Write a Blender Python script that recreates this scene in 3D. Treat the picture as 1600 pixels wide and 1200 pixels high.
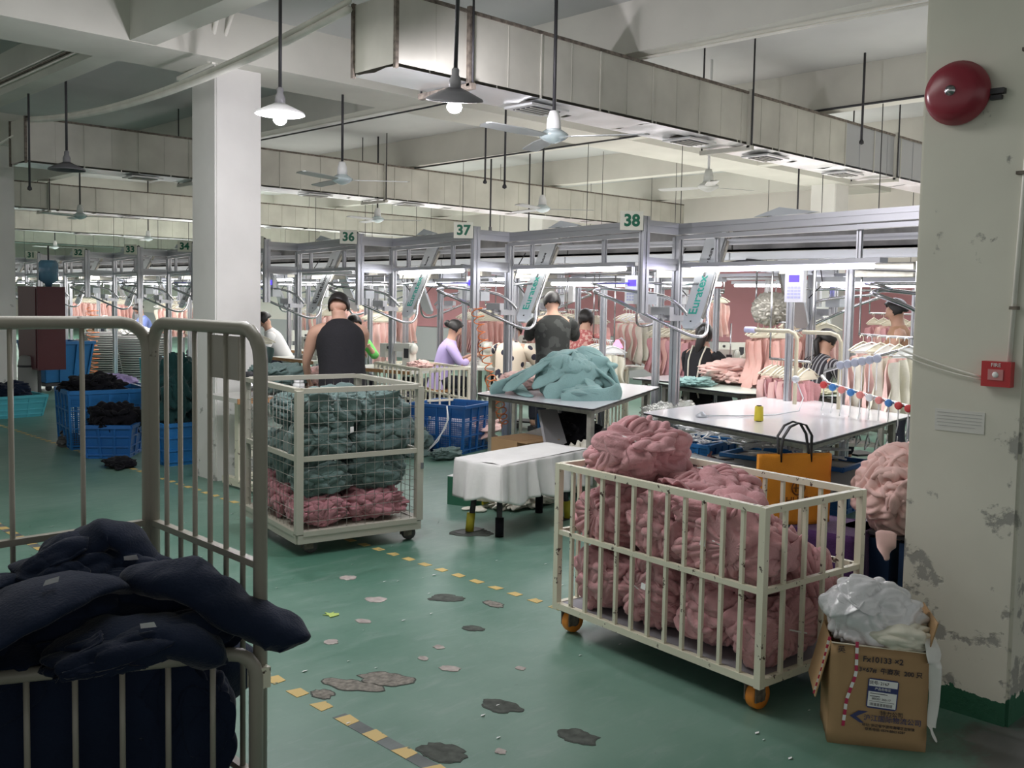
import bpy, bmesh, math, random
from mathutils import Vector, Matrix, noise
from math import sin, cos, pi, radians as R
C = bpy.context.scene.collection
sc = bpy.context.scene
for o in list(bpy.data.objects): bpy.data.objects.remove(o)
# ------------------------------------------------------------------ camera, world, light, exposure
cam = bpy.data.objects.new('camera', bpy.data.cameras.new('camera')); C.objects.link(cam); sc.camera = cam
F_, PY_, PIT, AZ, ROL = 1525.0, 565.0, R(3.67), R(45.83), R(1.03)
fw = Vector((cos(AZ)*cos(PIT), sin(AZ)*cos(PIT), -sin(PIT)))
rt = Vector((sin(AZ), -cos(AZ), 0)); up = rt.cross(fw)
rt, up = rt*cos(ROL)+up*sin(ROL), -rt*sin(ROL)+up*cos(ROL)
cam.matrix_world = Matrix(((rt.x, up.x, -fw.x, 0), (rt.y, up.y, -fw.y, 0), (rt.z, up.z, -fw.z, 1.6), (0, 0, 0, 1)))
cam.data.sensor_width = 36; cam.data.lens = 36*F_/1600; cam.data.shift_y = -(600-PY_)/1600
cam.data.clip_start = 0.05; cam.data.clip_end = 200
w = bpy.data.worlds.new('world'); sc.world = w; w.use_nodes = True
w.node_tree.nodes['Background'].inputs[0].default_value = (1.0, 0.985, 0.95, 1); w.node_tree.nodes['Background'].inputs[1].default_value = 0.46
sc.view_settings.view_transform = 'Standard'; sc.view_settings.look = 'None'; sc.view_settings.exposure = 0.36; sc.view_settings.gamma = 1
sc.view_settings.use_curve_mapping = False
def area(loc, sx, sy, e, col=(1, .98, .94), rot=(0, 0, 0)):
    l = bpy.data.lights.new('area', 'AREA'); l.shape = 'RECTANGLE'; l.size = sx; l.size_y = sy; l.energy = e; l.color = col
    o = bpy.data.objects.new('added_area_light', l); o.location = loc; o.rotation_euler = rot; C.objects.link(o); return o
# area lights along the sewing-line tube rows; far ones added to brighten the back
for (x, y, L, e) in ((7.6, 10, 16, 170), (10.6, 12, 20, 150), (12.8, 12, 20, 150), (7.6, 24, 14, 260), (11.5, 28, 18, 420), (9, 38, 8, 300)):
    area((x, y, 1.95), .5, L, e)
area((11, 14, 2.0), 8, 26, 520, (1, .93, .88), (pi, 0, 0))  # wide upward fill added to brighten the ceiling, no fixture there
area((2.2, 4.6, 3.3), 1.2, 4.0, 55, (1, .98, .95))  # unseen overhead fill added above the aisle

# ------------------------------------------------------------------ materials
MC = {}
def mat(name, col, rough=.6, metal=0, noise_s=0, noise_a=.15, bump=0, bump_s=60, emit=0, alpha=1, spec=.5, sheen=0, trans=0):
    if name in MC: return MC[name]
    m = bpy.data.materials.new(name); m.use_nodes = True; nt = m.node_tree; b = nt.nodes['Principled BSDF']
    b.inputs['Base Color'].default_value = (*col, 1); b.inputs['Roughness'].default_value = rough; b.inputs['Metallic'].default_value = metal
    b.inputs['Specular IOR Level'].default_value = spec
    tc = nt.nodes.new('ShaderNodeTexCoord')
    if noise_s:
        n = nt.nodes.new('ShaderNodeTexNoise'); n.inputs['Scale'].default_value = noise_s; n.inputs['Detail'].default_value = 6
        nt.links.new(tc.outputs['Object'], n.inputs['Vector'])
        r = nt.nodes.new('ShaderNodeValToRGB'); r.color_ramp.elements[0].position = .3; r.color_ramp.elements[1].position = .7
        r.color_ramp.elements[0].color = (*[c*(1-noise_a) for c in col], 1); r.color_ramp.elements[1].color = (*[min(1, c*(1+noise_a)) for c in col], 1)
        nt.links.new(n.outputs['Fac'], r.inputs['Fac']); nt.links.new(r.outputs[0], b.inputs['Base Color'])
    if bump:
        n2 = nt.nodes.new('ShaderNodeTexNoise'); n2.inputs['Scale'].default_value = bump_s; n2.inputs['Detail'].default_value = 4
        nt.links.new(tc.outputs['Object'], n2.inputs['Vector'])
        bp = nt.nodes.new('ShaderNodeBump'); bp.inputs['Strength'].default_value = bump; bp.inputs['Distance'].default_value = .01
        nt.links.new(n2.outputs['Fac'], bp.inputs['Height']); nt.links.new(bp.outputs[0], b.inputs['Normal'])
    if emit:
        b.inputs['Emission Color'].default_value = (*col, 1); b.inputs['Emission Strength'].default_value = emit
    if sheen: b.inputs['Sheen Weight'].default_value = sheen; b.inputs['Sheen Roughness'].default_value = .4
    if trans: b.inputs['Transmission Weight'].default_value = trans
    b.inputs['Alpha'].default_value = alpha
    MC[name] = m; return m
def worn(name, paint, under, thr=.62, scale=9, rough=.45, zfade=None, metal=0, edge=.02, band=None, fine=.5):
    """paint with chips showing what is under it; zfade=(z0,z1) makes wear stronger low down"""
    if name in MC: return MC[name]
    m = bpy.data.materials.new(name); m.use_nodes = True; nt = m.node_tree; b = nt.nodes['Principled BSDF']; N = nt.nodes.new; Lk = nt.links.new
    g = N('ShaderNodeNewGeometry'); n = N('ShaderNodeTexNoise'); n.inputs['Scale'].default_value = scale; n.inputs['Detail'].default_value = 8; n.inputs['Roughness'].default_value = .62
    Lk(g.outputs['Position'], n.inputs['Vector'])
    n2 = N('ShaderNodeTexNoise'); n2.inputs['Scale'].default_value = 2.2; n2.inputs['Detail'].default_value = 5; Lk(g.outputs['Position'], n2.inputs['Vector'])
    fac = n.outputs['Fac']
    if zfade:
        s = N('ShaderNodeSeparateXYZ'); Lk(g.outputs['Position'], s.inputs[0])
        mr = N('ShaderNodeMapRange'); mr.inputs['From Min'].default_value = zfade[0]; mr.inputs['From Max'].default_value = zfade[1]
        mr.inputs['To Min'].default_value = zfade[2]; mr.inputs['To Max'].default_value = 0; Lk(s.outputs['Z'], mr.inputs['Value'])
        ad = N('ShaderNodeMath'); Lk(fac, ad.inputs[0]); Lk(mr.outputs[0], ad.inputs[1]); fac = ad.outputs[0]
    mr2 = N('ShaderNodeMapRange'); mr2.inputs['From Min'].default_value = thr-edge; mr2.inputs['From Max'].default_value = thr+edge; Lk(fac, mr2.inputs['Value'])
    rp = N('ShaderNodeValToRGB'); rp.color_ramp.elements[0].position = .3; rp.color_ramp.elements[1].position = .75
    rp.color_ramp.elements[0].color = (*[c*.88 for c in paint], 1); rp.color_ramp.elements[1].color = (*paint, 1); Lk(n2.outputs['Fac'], rp.inputs[0])
    mx = N('ShaderNodeMix'); mx.data_type = 'RGBA'; Lk(mr2.outputs[0], mx.inputs['Factor']); Lk(rp.outputs[0], mx.inputs['A']); mx.inputs['B'].default_value = (*under, 1)
    out = mx.outputs['Result']
    if band:   # (z, colour) painted skirting band with a ragged top
        ad2 = N('ShaderNodeMath'); ad2.operation = 'MULTIPLY_ADD'; Lk(n.outputs['Fac'], ad2.inputs[0]); ad2.inputs[1].default_value = -.16; ad2.inputs[2].default_value = .08
        s2 = N('ShaderNodeSeparateXYZ'); Lk(g.outputs['Position'], s2.inputs[0]); ad3 = N('ShaderNodeMath'); Lk(s2.outputs['Z'], ad3.inputs[0]); Lk(ad2.outputs[0], ad3.inputs[1])
        lt = N('ShaderNodeMath'); lt.operation = 'LESS_THAN'; Lk(ad3.outputs[0], lt.inputs[0]); lt.inputs[1].default_value = band[0]
        mx2 = N('ShaderNodeMix'); mx2.data_type = 'RGBA'; Lk(lt.outputs[0], mx2.inputs['Factor']); Lk(out, mx2.inputs['A']); mx2.inputs['B'].default_value = (*band[1], 1); out = mx2.outputs['Result']
    Lk(out, b.inputs['Base Color']); b.inputs['Roughness'].default_value = rough; b.inputs['Metallic'].default_value = metal
    bp = N('ShaderNodeBump'); bp.inputs['Strength'].default_value = fine; bp.inputs['Distance'].default_value = .004; bp.invert = True
    Lk(mr2.outputs[0], bp.inputs['Height']); Lk(bp.outputs[0], b.inputs['Normal'])
    MC[name] = m; return m
def floor_material():
    m = bpy.data.materials.new('green_epoxy'); m.use_nodes = True; nt = m.node_tree; b = nt.nodes['Principled BSDF']; N = nt.nodes.new; Lk = nt.links.new
    g = N('ShaderNodeNewGeometry')
    def nz(s, d, ro=.55, dist=0, stretch=None):
        n = N('ShaderNodeTexNoise'); n.inputs['Scale'].default_value = s; n.inputs['Detail'].default_value = d; n.inputs['Roughness'].default_value = ro; n.inputs['Distortion'].default_value = dist
        if stretch:
            mp = N('ShaderNodeMapping'); mp.inputs['Scale'].default_value = stretch; mp.inputs['Rotation'].default_value = (0, 0, .6); Lk(g.outputs['Position'], mp.inputs[0]); Lk(mp.outputs[0], n.inputs['Vector'])
        else: Lk(g.outputs['Position'], n.inputs['Vector'])
        return n.outputs['Fac']
    a = nz(.7, 5); r = N('ShaderNodeValToRGB'); e = r.color_ramp.elements; e[0].position = .36; e[0].color = (.062, .165, .118, 1); e[1].position = .62; e[1].color = (.150, .262, .210, 1)
    Lk(a, r.inputs[0])
    s = nz(3.2, 9, .75, .6, (1, 4, 1)); r2 = N('ShaderNodeMapRange'); r2.inputs['From Min'].default_value = .52; r2.inputs['From Max'].default_value = .72; r2.inputs['To Max'].default_value = .5; Lk(s, r2.inputs[0])
    mx = N('ShaderNodeMix'); mx.data_type = 'RGBA'; Lk(r2.outputs[0], mx.inputs['Factor']); Lk(r.outputs[0], mx.inputs['A']); mx.inputs['B'].default_value = (.24, .32, .29, 1)
    d = nz(9, 8, .7); r3 = N('ShaderNodeMapRange'); r3.inputs['From Min'].default_value = .66; r3.inputs['From Max'].default_value = .74; r3.inputs['To Max'].default_value = .7; Lk(d, r3.inputs[0])
    mx2 = N('ShaderNodeMix'); mx2.data_type = 'RGBA'; Lk(r3.outputs[0], mx2.inputs['Factor']); Lk(mx.outputs['Result'], mx2.inputs['A']); mx2.inputs['B'].default_value = (.03, .06, .05, 1)
    # rough worn area close to the right column
    sp = N('ShaderNodeSeparateXYZ'); Lk(g.outputs['Position'], sp.inputs[0])
    ds = N('ShaderNodeVectorMath'); ds.operation = 'DISTANCE'; Lk(g.outputs['Position'], ds.inputs[0]); ds.inputs[1].default_value = (3.75, .75, 0)
    ad = N('ShaderNodeMath'); ad.operation = 'MULTIPLY_ADD'; Lk(nz(5, 7, .7), ad.inputs[0]); ad.inputs[1].default_value = 1.0; Lk(ds.outputs['Value'], ad.inputs[2])
    r4 = N('ShaderNodeMapRange'); r4.inputs['From Min'].default_value = 1.18; r4.inputs['From Max'].default_value = 1.02; Lk(ad.outputs[0], r4.inputs[0])
    mx3 = N('ShaderNodeMix'); mx3.data_type = 'RGBA'; Lk(r4.outputs[0], mx3.inputs['Factor']); Lk(mx2.outputs['Result'], mx3.inputs['A']); mx3.inputs['B'].default_value = (.13, .13, .12, 1)
    Lk(mx3.outputs['Result'], b.inputs['Base Color'])
    r5 = N('ShaderNodeMapRange'); r5.inputs['To Min'].default_value = .22; r5.inputs['To Max'].default_value = .55; Lk(s, r5.inputs[0]); Lk(r5.outputs[0], b.inputs['Roughness'])
    bp = N('ShaderNodeBump'); bp.inputs['Strength'].default_value = .25; bp.inputs['Distance'].default_value = .01; Lk(nz(2.5, 5), bp.inputs['Height']); Lk(bp.outputs[0], b.inputs['Normal'])
    return m
m_floor = floor_material()
m_ceil = mat('ceiling_paint', (.54, .55, .54), .9, noise_s=1.1, noise_a=.07)
m_beam = mat('beam_paint', (.66, .65, .59), .9, noise_s=1.4, noise_a=.08, bump=.15, bump_s=8)
m_col = worn('column_plaster', (.80, .79, .76), (.40, .40, .38), .72, 7, .85, (0.0, .9, .16))
m_colr = worn('column_plaster_worn', (.72, .71, .62), (.34, .34, .31), .68, 6, .85, (0.0, 1.5, .17), band=(.10, (.02, .11, .06)))
m_duct = mat('duct_sheet', (.56, .55, .49), .55, .15, noise_s=2.5, noise_a=.12)
m_ductb = mat('duct_underside', (.72, .73, .73), .3, .8, noise_s=2.0, noise_a=.08, bump=.5, bump_s=3)
m_dark = mat('dark_iron', (.045, .045, .05), .5, .3)
m_rust = mat('rusty_iron', (.17, .145, .12), .8, .2, noise_s=30, noise_a=.5)
m_white = mat('white_plastic', (.82, .83, .82), .4)
m_trunk = mat('white_conduit', (.85, .83, .76), .5, noise_s=5, noise_a=.08)
m_alu = mat('aluminium', (.50, .51, .54), .38, .7)
m_steel = mat('steel_tube', (.50, .50, .52), .24, .95)
m_grey = mat('grey_panel', (.56, .59, .62), .35, .2)
m_led = mat('led_tube', (.93, .93, 1.0), .4, emit=11)
m_led_v = mat('led_tube_violet', (.80, .76, 1.0), .4, emit=11)
m_led_off = mat('tube_unlit', (.82, .84, .86), .35)
m_cart = worn('cream_cart_paint', (.80, .77, .62), (.09, .06, .045), .635, 24, .4, edge=.012)
m_cart2 = worn('beige_cart_paint', (.46, .45, .38), (.13, .10, .08), .72, 22, .42, edge=.02)
m_cart3 = worn('khaki_cart_paint', (.33, .31, .26), (.10, .08, .07), .73, 18, .38, edge=.02)
m_wire = mat('cage_wire', (.34, .33, .30), .4, .5)
m_table = mat('white_laminate', (.80, .80, .84), .16, noise_s=3, noise_a=.03)
m_edge = mat('black_edging', (.02, .02, .022), .4)
m_tleg = mat('table_steel', (.36, .35, .31), .5, .3, noise_s=14, noise_a=.2)
def cloth(name, col, noise_a=.12, bump=.35, bs=110, sheen=.25): return mat(name, col, .95, noise_s=5, noise_a=noise_a, bump=bump, bump_s=bs, sheen=sheen, spec=.15)
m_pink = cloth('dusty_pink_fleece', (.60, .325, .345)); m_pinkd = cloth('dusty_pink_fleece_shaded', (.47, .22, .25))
m_teal = cloth('sage_green_fleece', (.125, .185, .175)); m_teall = cloth('sea_green_jersey', (.26, .42, .41))
m_navy = cloth('navy_fleece', (.009, .015, .034), .15, .3, 120, .12); m_black = cloth('black_cloth', (.008, .008, .011), .1, .2, 90, .05)
m_palep = cloth('pale_pink_cotton', (.80, .55, .51), .08, .15, 40, .1); m_cream = cloth('cream_cloth', (.72, .70, .60), .06, .2, 60, .1)
m_whitec = cloth('white_drape', (.74, .74, .72), .06, .15, 40, .1); m_purple = cloth('purple_cloth', (.075, .03, .11), .1)
m_blue = mat('blue_plastic', (.015, .11, .34), .38, noise_s=3, noise_a=.15); m_blue2 = mat('mid_blue_plastic', (.015, .15, .40), .4, noise_s=3, noise_a=.15)
m_cyan = mat('cyan_plastic', (.10, .50, .60), .4); m_dblue = mat('dark_blue_plastic', (.012, .035, .09), .5)
m_hanger = mat('cream_hanger_plastic', (.80, .76, .62), .35); m_whang = mat('white_hanger_plastic', (.85, .86, .86), .3)
m_skin = mat('skin', (.56, .33, .24), .55); m_hair = mat('black_hair', (.012, .010, .010), .45)
m_orange = mat('orange_caster', (.80, .26, .03), .45); m_oran2 = mat('orange_hose', (.85, .25, .08), .35)
m_rubber = mat('grey_rubber', (.07, .07, .07), .7)
m_card = mat('brown_cardboard', (.42, .265, .135), .85, noise_s=4, noise_a=.08); m_ink = mat('marker_ink', (.05, .04, .05), .8)
m_tag = mat('white_tag', (.85, .85, .85), .6)
m_green_t = mat('dark_green_print', (.01, .13, .07), .6); m_teal_t = mat('teal_print', (.02, .36, .28), .6)
m_wood = mat('wood_edge', (.42, .22, .10), .6, noise_s=12, noise_a=.2); m_mach = mat('machine_enamel', (.62, .63, .57), .35)
m_curtain = mat('dusty_pink_wall', (.56, .26, .28), .85, noise_s=1, noise_a=.05); m_red = mat('alarm_red', (.25, .025, .042), .28)

# ------------------------------------------------------------------ mesh building
class MB:
    def __init__(s): s.v = []; s.f = []; s.sm = []
    def add(s, vs, fs, smooth=False):
        n = len(s.v); s.v += [Vector(v) for v in vs]; s.f += [tuple(i+n for i in f) for f in fs]; s.sm += [smooth]*len(fs); return s
    def box(s, a, b):
        (x0, y0, z0), (x1, y1, z1) = a, b
        return s.add([(x0,y0,z0),(x1,y0,z0),(x1,y1,z0),(x0,y1,z0),(x0,y0,z1),(x1,y0,z1),(x1,y1,z1),(x0,y1,z1)],
                     [(0,3,2,1),(4,5,6,7),(0,1,5,4),(1,2,6,5),(2,3,7,6),(3,0,4,7)])
    def cb(s, c, d): return s.box((c[0]-d[0]/2, c[1]-d[1]/2, c[2]-d[2]/2), (c[0]+d[0]/2, c[1]+d[1]/2, c[2]+d[2]/2))
    def prof(s, p, q, pts, side=None, smooth=False):
        """sweep a closed 2-D profile from p to q"""
        p, q = Vector(p), Vector(q); t = (q-p).normalized()
        ref = Vector(side) if side else (Vector((0, 0, 1)) if abs(t.z) < .9 else Vector((1, 0, 0)))
        u = (ref - t*ref.dot(t)).normalized(); v = t.cross(u); n = len(pts)
        vs = [p+u*a+v*b for a, b in pts]+[q+u*a+v*b for a, b in pts]
        return s.add(vs, [(i, (i+1) % n, n+(i+1) % n, n+i) for i in range(n)]+[tuple(range(n-1, -1, -1)), tuple(range(n, 2*n))], smooth)
    def bar(s, p, q, w, h=None, side=None):
        h = h or w; return s.prof(p, q, [(-w/2, -h/2), (w/2, -h/2), (w/2, h/2), (-w/2, h/2)], side)
    def slot(s, p, q, w, h=None, side=None):
        """aluminium extrusion: square profile with a groove in each face"""
        h = h or w; g = min(w, h)*.16; d = min(w, h)*.2; a, b = w/2, h/2
        return s.prof(p, q, [(-a,-b),(-g,-b),(-g,-b+d),(g,-b+d),(g,-b),(a,-b),(a,-g),(a-d,-g),(a-d,g),(a,g),(a,b),(g,b),(g,b-d),(-g,b-d),(-g,b),(-a,b),(-a,g),(-a+d,g),(-a+d,-g),(-a,-g)], side)
    def tube(s, pts, r, n=8, closed=False, flat=1):
        pts = [Vector(p) for p in pts]; k = len(pts); rings = []; prev = None
        for i, p in enumerate(pts):
            a = pts[i-1] if (i or closed) else p; b = pts[(i+1) % k] if (i < k-1 or closed) else p
            t = (b-a).normalized()
            if prev is None: ref = Vector((0, 0, 1)) if abs(t.z) < .9 else Vector((1, 0, 0)); u = (ref-t*ref.dot(t)).normalized()
            else: u = (prev-t*prev.dot(t)).normalized()
            prev = u; v = t.cross(u); rr = r[i] if isinstance(r, (list, tuple)) else r
            rings.append([p+u*cos(2*pi*j/n)*rr+v*sin(2*pi*j/n)*rr*flat for j in range(n)])
        vs = [x for g in rings for x in g]; fs = []
        for i in range(k if closed else k-1):
            i2 = (i+1) % k
            for j in range(n): fs.append((i*n+j, i*n+(j+1) % n, i2*n+(j+1) % n, i2*n+j))
        if not closed: fs += [tuple(range(n-1, -1, -1)), tuple((k-1)*n+j for j in range(n))]
        return s.add(vs, fs, True)
    def lathe(s, c, prof, n=16, ax='z'):
        c = Vector(c); vs = []; fs = []; k = len(prof)
        for r, h in prof:
            for j in range(n):
                a = 2*pi*j/n
                p = {'z': (r*cos(a), r*sin(a), h), 'x': (h, r*cos(a), r*sin(a)), 'y': (r*sin(a), h, r*cos(a))}[ax]; vs.append(c+Vector(p))
        for i in range(k-1):
            for j in range(n): fs.append((i*n+j, i*n+(j+1) % n, (i+1)*n+(j+1) % n, (i+1)*n+j))
        fs += [tuple(range(n-1, -1, -1)), tuple((k-1)*n+j for j in range(n))]
        return s.add(vs, fs, True)
    def prism(s, pts, z0, z1):
        n = len(pts); return s.add([(x, y, z0) for x, y in pts]+[(x, y, z1) for x, y in pts],
                                   [(i, (i+1) % n, n+(i+1) % n, n+i) for i in range(n)]+[tuple(range(n-1, -1, -1)), tuple(range(n, 2*n))])
    def mesh(s, name, m, off=None):
        me = bpy.data.meshes.new(name); off = off or Vector((0, 0, 0))
        me.from_pydata([v-off for v in s.v], [], s.f); me.polygons.foreach_set('use_smooth', s.sm); me.materials.append(m); me.update(); return me
def put(name, me, parent=None, loc=(0, 0, 0)):
    o = bpy.data.objects.new(name, me); C.objects.link(o); o.parent = parent; o.location = loc; return o
def part(name, mb, m, root, world=False, label=None):
    off = root.matrix_basis.translation if (world and root) else None
    if world and root and root.parent: off = off + root.parent.matrix_basis.translation
    o = put(name, mb.mesh(name, m, off), root)
    if label: o['label'] = label
    return o
def tag(o, label, cat, group=None, kind=None):
    o['label'] = label; o['category'] = cat
    if group: o['group'] = group
    if kind: o['kind'] = kind
    return o
def thing(name, label, cat, loc=(0, 0, 0), rz=0, group=None):
    o = bpy.data.objects.new(name, None); C.objects.link(o); o.location = loc; o.rotation_euler = (0, 0, rz); return tag(o, label, cat, group)
def single(name, mb, m, label, cat, origin=(0, 0, 0), rz=0, group=None, world=False):
    o = put(name, mb.mesh(name, m, Vector(origin) if world else None)); o.location = origin; o.rotation_euler = (0, 0, rz); return tag(o, label, cat, group)
def struct(name, mb, m, parent=None):
    o = put(name, mb.mesh(name, m), parent)
    if not parent: o['kind'] = 'structure'
    return o
def copy(o, loc, rz=None, label=None, parent=None):
    c = o.copy(); C.objects.link(c); c.parent = parent
    if loc is not None: c.location = loc
    if rz is not None: c.rotation_euler = (0, 0, rz)
    if label: c['label'] = label
    for ch in list(o.children): copy(ch, None, None, None, c)
    return c
def text(s, size, m, parent, loc, ex, ey, name='lettering', bold=0, align='CENTER', label=None):
    cu = bpy.data.curves.new(name, 'FONT'); cu.body = s; cu.size = size; cu.align_x = align; cu.align_y = 'CENTER'; cu.extrude = .0006; cu.offset = bold; cu.resolution_u = 3
    cu.materials.append(m); o = bpy.data.objects.new(name, cu); C.objects.link(o)
    dg = bpy.context.evaluated_depsgraph_get(); me = bpy.data.meshes.new_from_object(o.evaluated_get(dg)); bpy.data.objects.remove(o)
    o = bpy.data.objects.new(name, me); C.objects.link(o)
    if not me.materials: me.materials.append(m)
    ex, ey = Vector(ex).normalized(), Vector(ey).normalized(); ez = ex.cross(ey); l = Vector(loc)
    o.parent = parent; o.matrix_local = Matrix(((ex.x, ey.x, ez.x, l.x), (ex.y, ey.y, ez.y, l.y), (ex.z, ey.z, ez.z, l.z), (0, 0, 0, 1)))
    if label: o['label'] = label
    return o
def arc(c, r, a0, a1, n, ax):
    """points on an arc; ax = (u, v) axes"""
    u, v = Vector(ax[0]), Vector(ax[1]); c = Vector(c); return [c+u*r*cos(a0+(a1-a0)*i/n)+v*r*sin(a0+(a1-a0)*i/n) for i in range(n+1)]
# ------------------------------------------------------------------ cloth forms
def ico(sub):
    bm = bmesh.new(); bmesh.ops.create_icosphere(bm, subdivisions=sub, radius=1); v = [x.co.copy() for x in bm.verts]; f = [tuple(y.index for y in x.verts) for x in bm.faces]; bm.free(); return v, f
ICO = {k: ico(k) for k in (2, 3, 4, 5, 6)}
def blob(mb, c, r, seed, sub=5, amp=.22, freq=1.1, folds=3.2, flat=None, lump=.12, power=.6):
    """crumpled cloth: contour-like swirling folds with sharp creases on a lumpy body"""
    V, Fc = ICO[sub]; sv = Vector((seed*7.13, seed*3.71, seed*1.37)); out = []; c = Vector(c)
    for p in V:
        q = p*freq+sv
        wq = q+Vector((noise.noise(q*1.7+Vector((5, 1, 2))), noise.noise(q*1.7+Vector((1, 7, 3))), noise.noise(q*1.7+Vector((2, 4, 9)))))*.7
        n = noise.noise(wq)
        f = abs(sin(folds*pi*n)); f = f**power
        n2 = noise.noise(wq*2.3+Vector((9, 9, 9))); f2 = abs(sin(folds*pi*.8*n2))**power
        d = 1+amp*(f-.6)+amp*.45*(f2-.6)+lump*noise.noise(q*.9+Vector((3, 3, 3)))
        x = Vector((p.x*r[0], p.y*r[1], p.z*r[2]))*d
        if flat is not None and x.z < -flat*r[2]: x.z = -flat*r[2]+(x.z+flat*r[2])*.08
        out.append(c+x)
    return mb.add(out, Fc, True)
def rosette(mb, c, axis, rad, k, seed, droop=.5, amp=.18, n=110, rr=12, a0=0, a1=2*pi):
    """gathered cloth: pleats fanning out of a tied point"""
    rnd = random.Random(seed); ax = Vector(axis).normalized(); u = ax.orthogonal().normalized(); v = ax.cross(u); c = Vector(c); vs = []; fs = []
    ph = [rnd.uniform(0, 6.28) for _ in range(4)]
    for i in range(rr+1):
        t = i/rr
        for j in range(n+1):
            a = a0+(a1-a0)*j/n
            w_ = sin(k*a+ph[0]+1.3*sin(2*a+ph[1])+t*.9*sin(3*a+ph[2])); w_ = math.copysign(abs(w_)**.7, w_)
            e = rad*(1+.16*sin(3*a+ph[3])+.1*sin(7*a+ph[1]))*(t**.85)
            h = rad*(-droop*t*t*1.3+.22*t)+amp*rad*w_*t**.7
            curl = .22*rad*max(0, t-.8)*5*noise.noise(Vector((cos(a)*2.2, sin(a)*2.2, seed)))
            vs.append(c+u*cos(a)*e+v*sin(a)*e+ax*(h+curl))
    for i in range(rr):
        for j in range(n): fs.append((i*(n+1)+j, i*(n+1)+j+1, (i+1)*(n+1)+j+1, (i+1)*(n+1)+j))
    return mb.add(vs, fs, True)
def solid(o, t=.006, sub=0):
    md = o.modifiers.new('thickness', 'SOLIDIFY'); md.thickness = t; md.offset = 0
    if sub: s2 = o.modifiers.new('smooth', 'SUBSURF'); s2.levels = sub; s2.render_levels = sub
    return o
def heap_disp(p, sv, ax, u, v, K, amp, lump, warp, dip):
    if K >= 5:   # draped folds sweeping across, in two directions that take turns
        wv = noise.noise_vector(p*.9+sv)*warp*.55; m_ = noise.noise(p*1.1+sv*1.7)*3.2; m_ = 1/(1+math.exp(-2.4*m_)); w2 = noise.noise(p*2.3+sv)*.10
        r1 = abs(sin(K*(p.dot(u)+wv.x+w2)))**.75; r2 = abs(sin(K*.85*(p.dot(v+ax*.6)+wv.y+w2)))**.75; g1 = .5+.5*noise.noise(p*1.7+sv*3)*2
        return 1+amp*((r1*(1-m_)+r2*m_)-.6)*max(.25, min(1, g1+.35))+lump*(noise.noise(p*1.15+sv)+.7*abs(noise.noise(p*2+sv))-.1)
    a, b, c = p.dot(u), p.dot(v), p.dot(ax); r = math.sqrt(a*a+b*b)+1e-6
    q0 = p*1.5+sv; wv = noise.noise_vector(q0)*warp; q = Vector((a/r*K+wv.x, b/r*K+wv.y, c*.8+wv.z))+sv
    f1 = min(1, 2.3*abs(noise.noise(q))); f2 = min(1, 2.3*abs(noise.noise(q*2.1+Vector((7, 3, 1))))); f3 = abs(noise.noise(p*2.2+sv*2+wv))
    e = r**.6
    return 1+amp*e*((f1-.4)+.42*(f2-.4))+amp*e*.28*(min(1, 2.4*abs(noise.noise(q*3.7+Vector((2, 9, 4)))))-.4)+lump*(noise.noise(p*1.25+sv)+1.1*f3-.2)-dip*math.exp(-((1-c)/.05))
def strip(mb, P, Nn, W, th, seed=0, N_=10):
    """thick soft fold along P, lying with its thickness along the normals Nn"""
    K = len(P); vs = []
    for i, p in enumerate(P):
        t = (P[min(i+1, K-1)]-P[max(i-1, 0)]).normalized(); n = Nn[i]; n = (n-t*n.dot(t)).normalized(); s_ = t.cross(n); e = min(1, .25+(i/(K-1))*5, .15+((K-1-i)/(K-1))*6)**.5
        w = W[i] if isinstance(W, list) else W; h = th[i] if isinstance(th, list) else th
        for j in range(N_):
            a = 2*pi*j/N_; q = p+s_*cos(a)*w*e+n*(sin(a)*h*e); q += n*.45*h*noise.noise(q*22+Vector((seed, 0, 0)))+s_*.4*w*noise.noise(q*11+Vector((0, seed, 0))); vs.append(q)
    fs = [(i*N_+j, i*N_+(j+1) % N_, (i+1)*N_+(j+1) % N_, (i+1)*N_+j) for i in range(K-1) for j in range(N_)]+[tuple(range(N_-1, -1, -1)), tuple((K-1)*N_+j for j in range(N_))]
    return mb.add(vs, fs, True)
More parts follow.
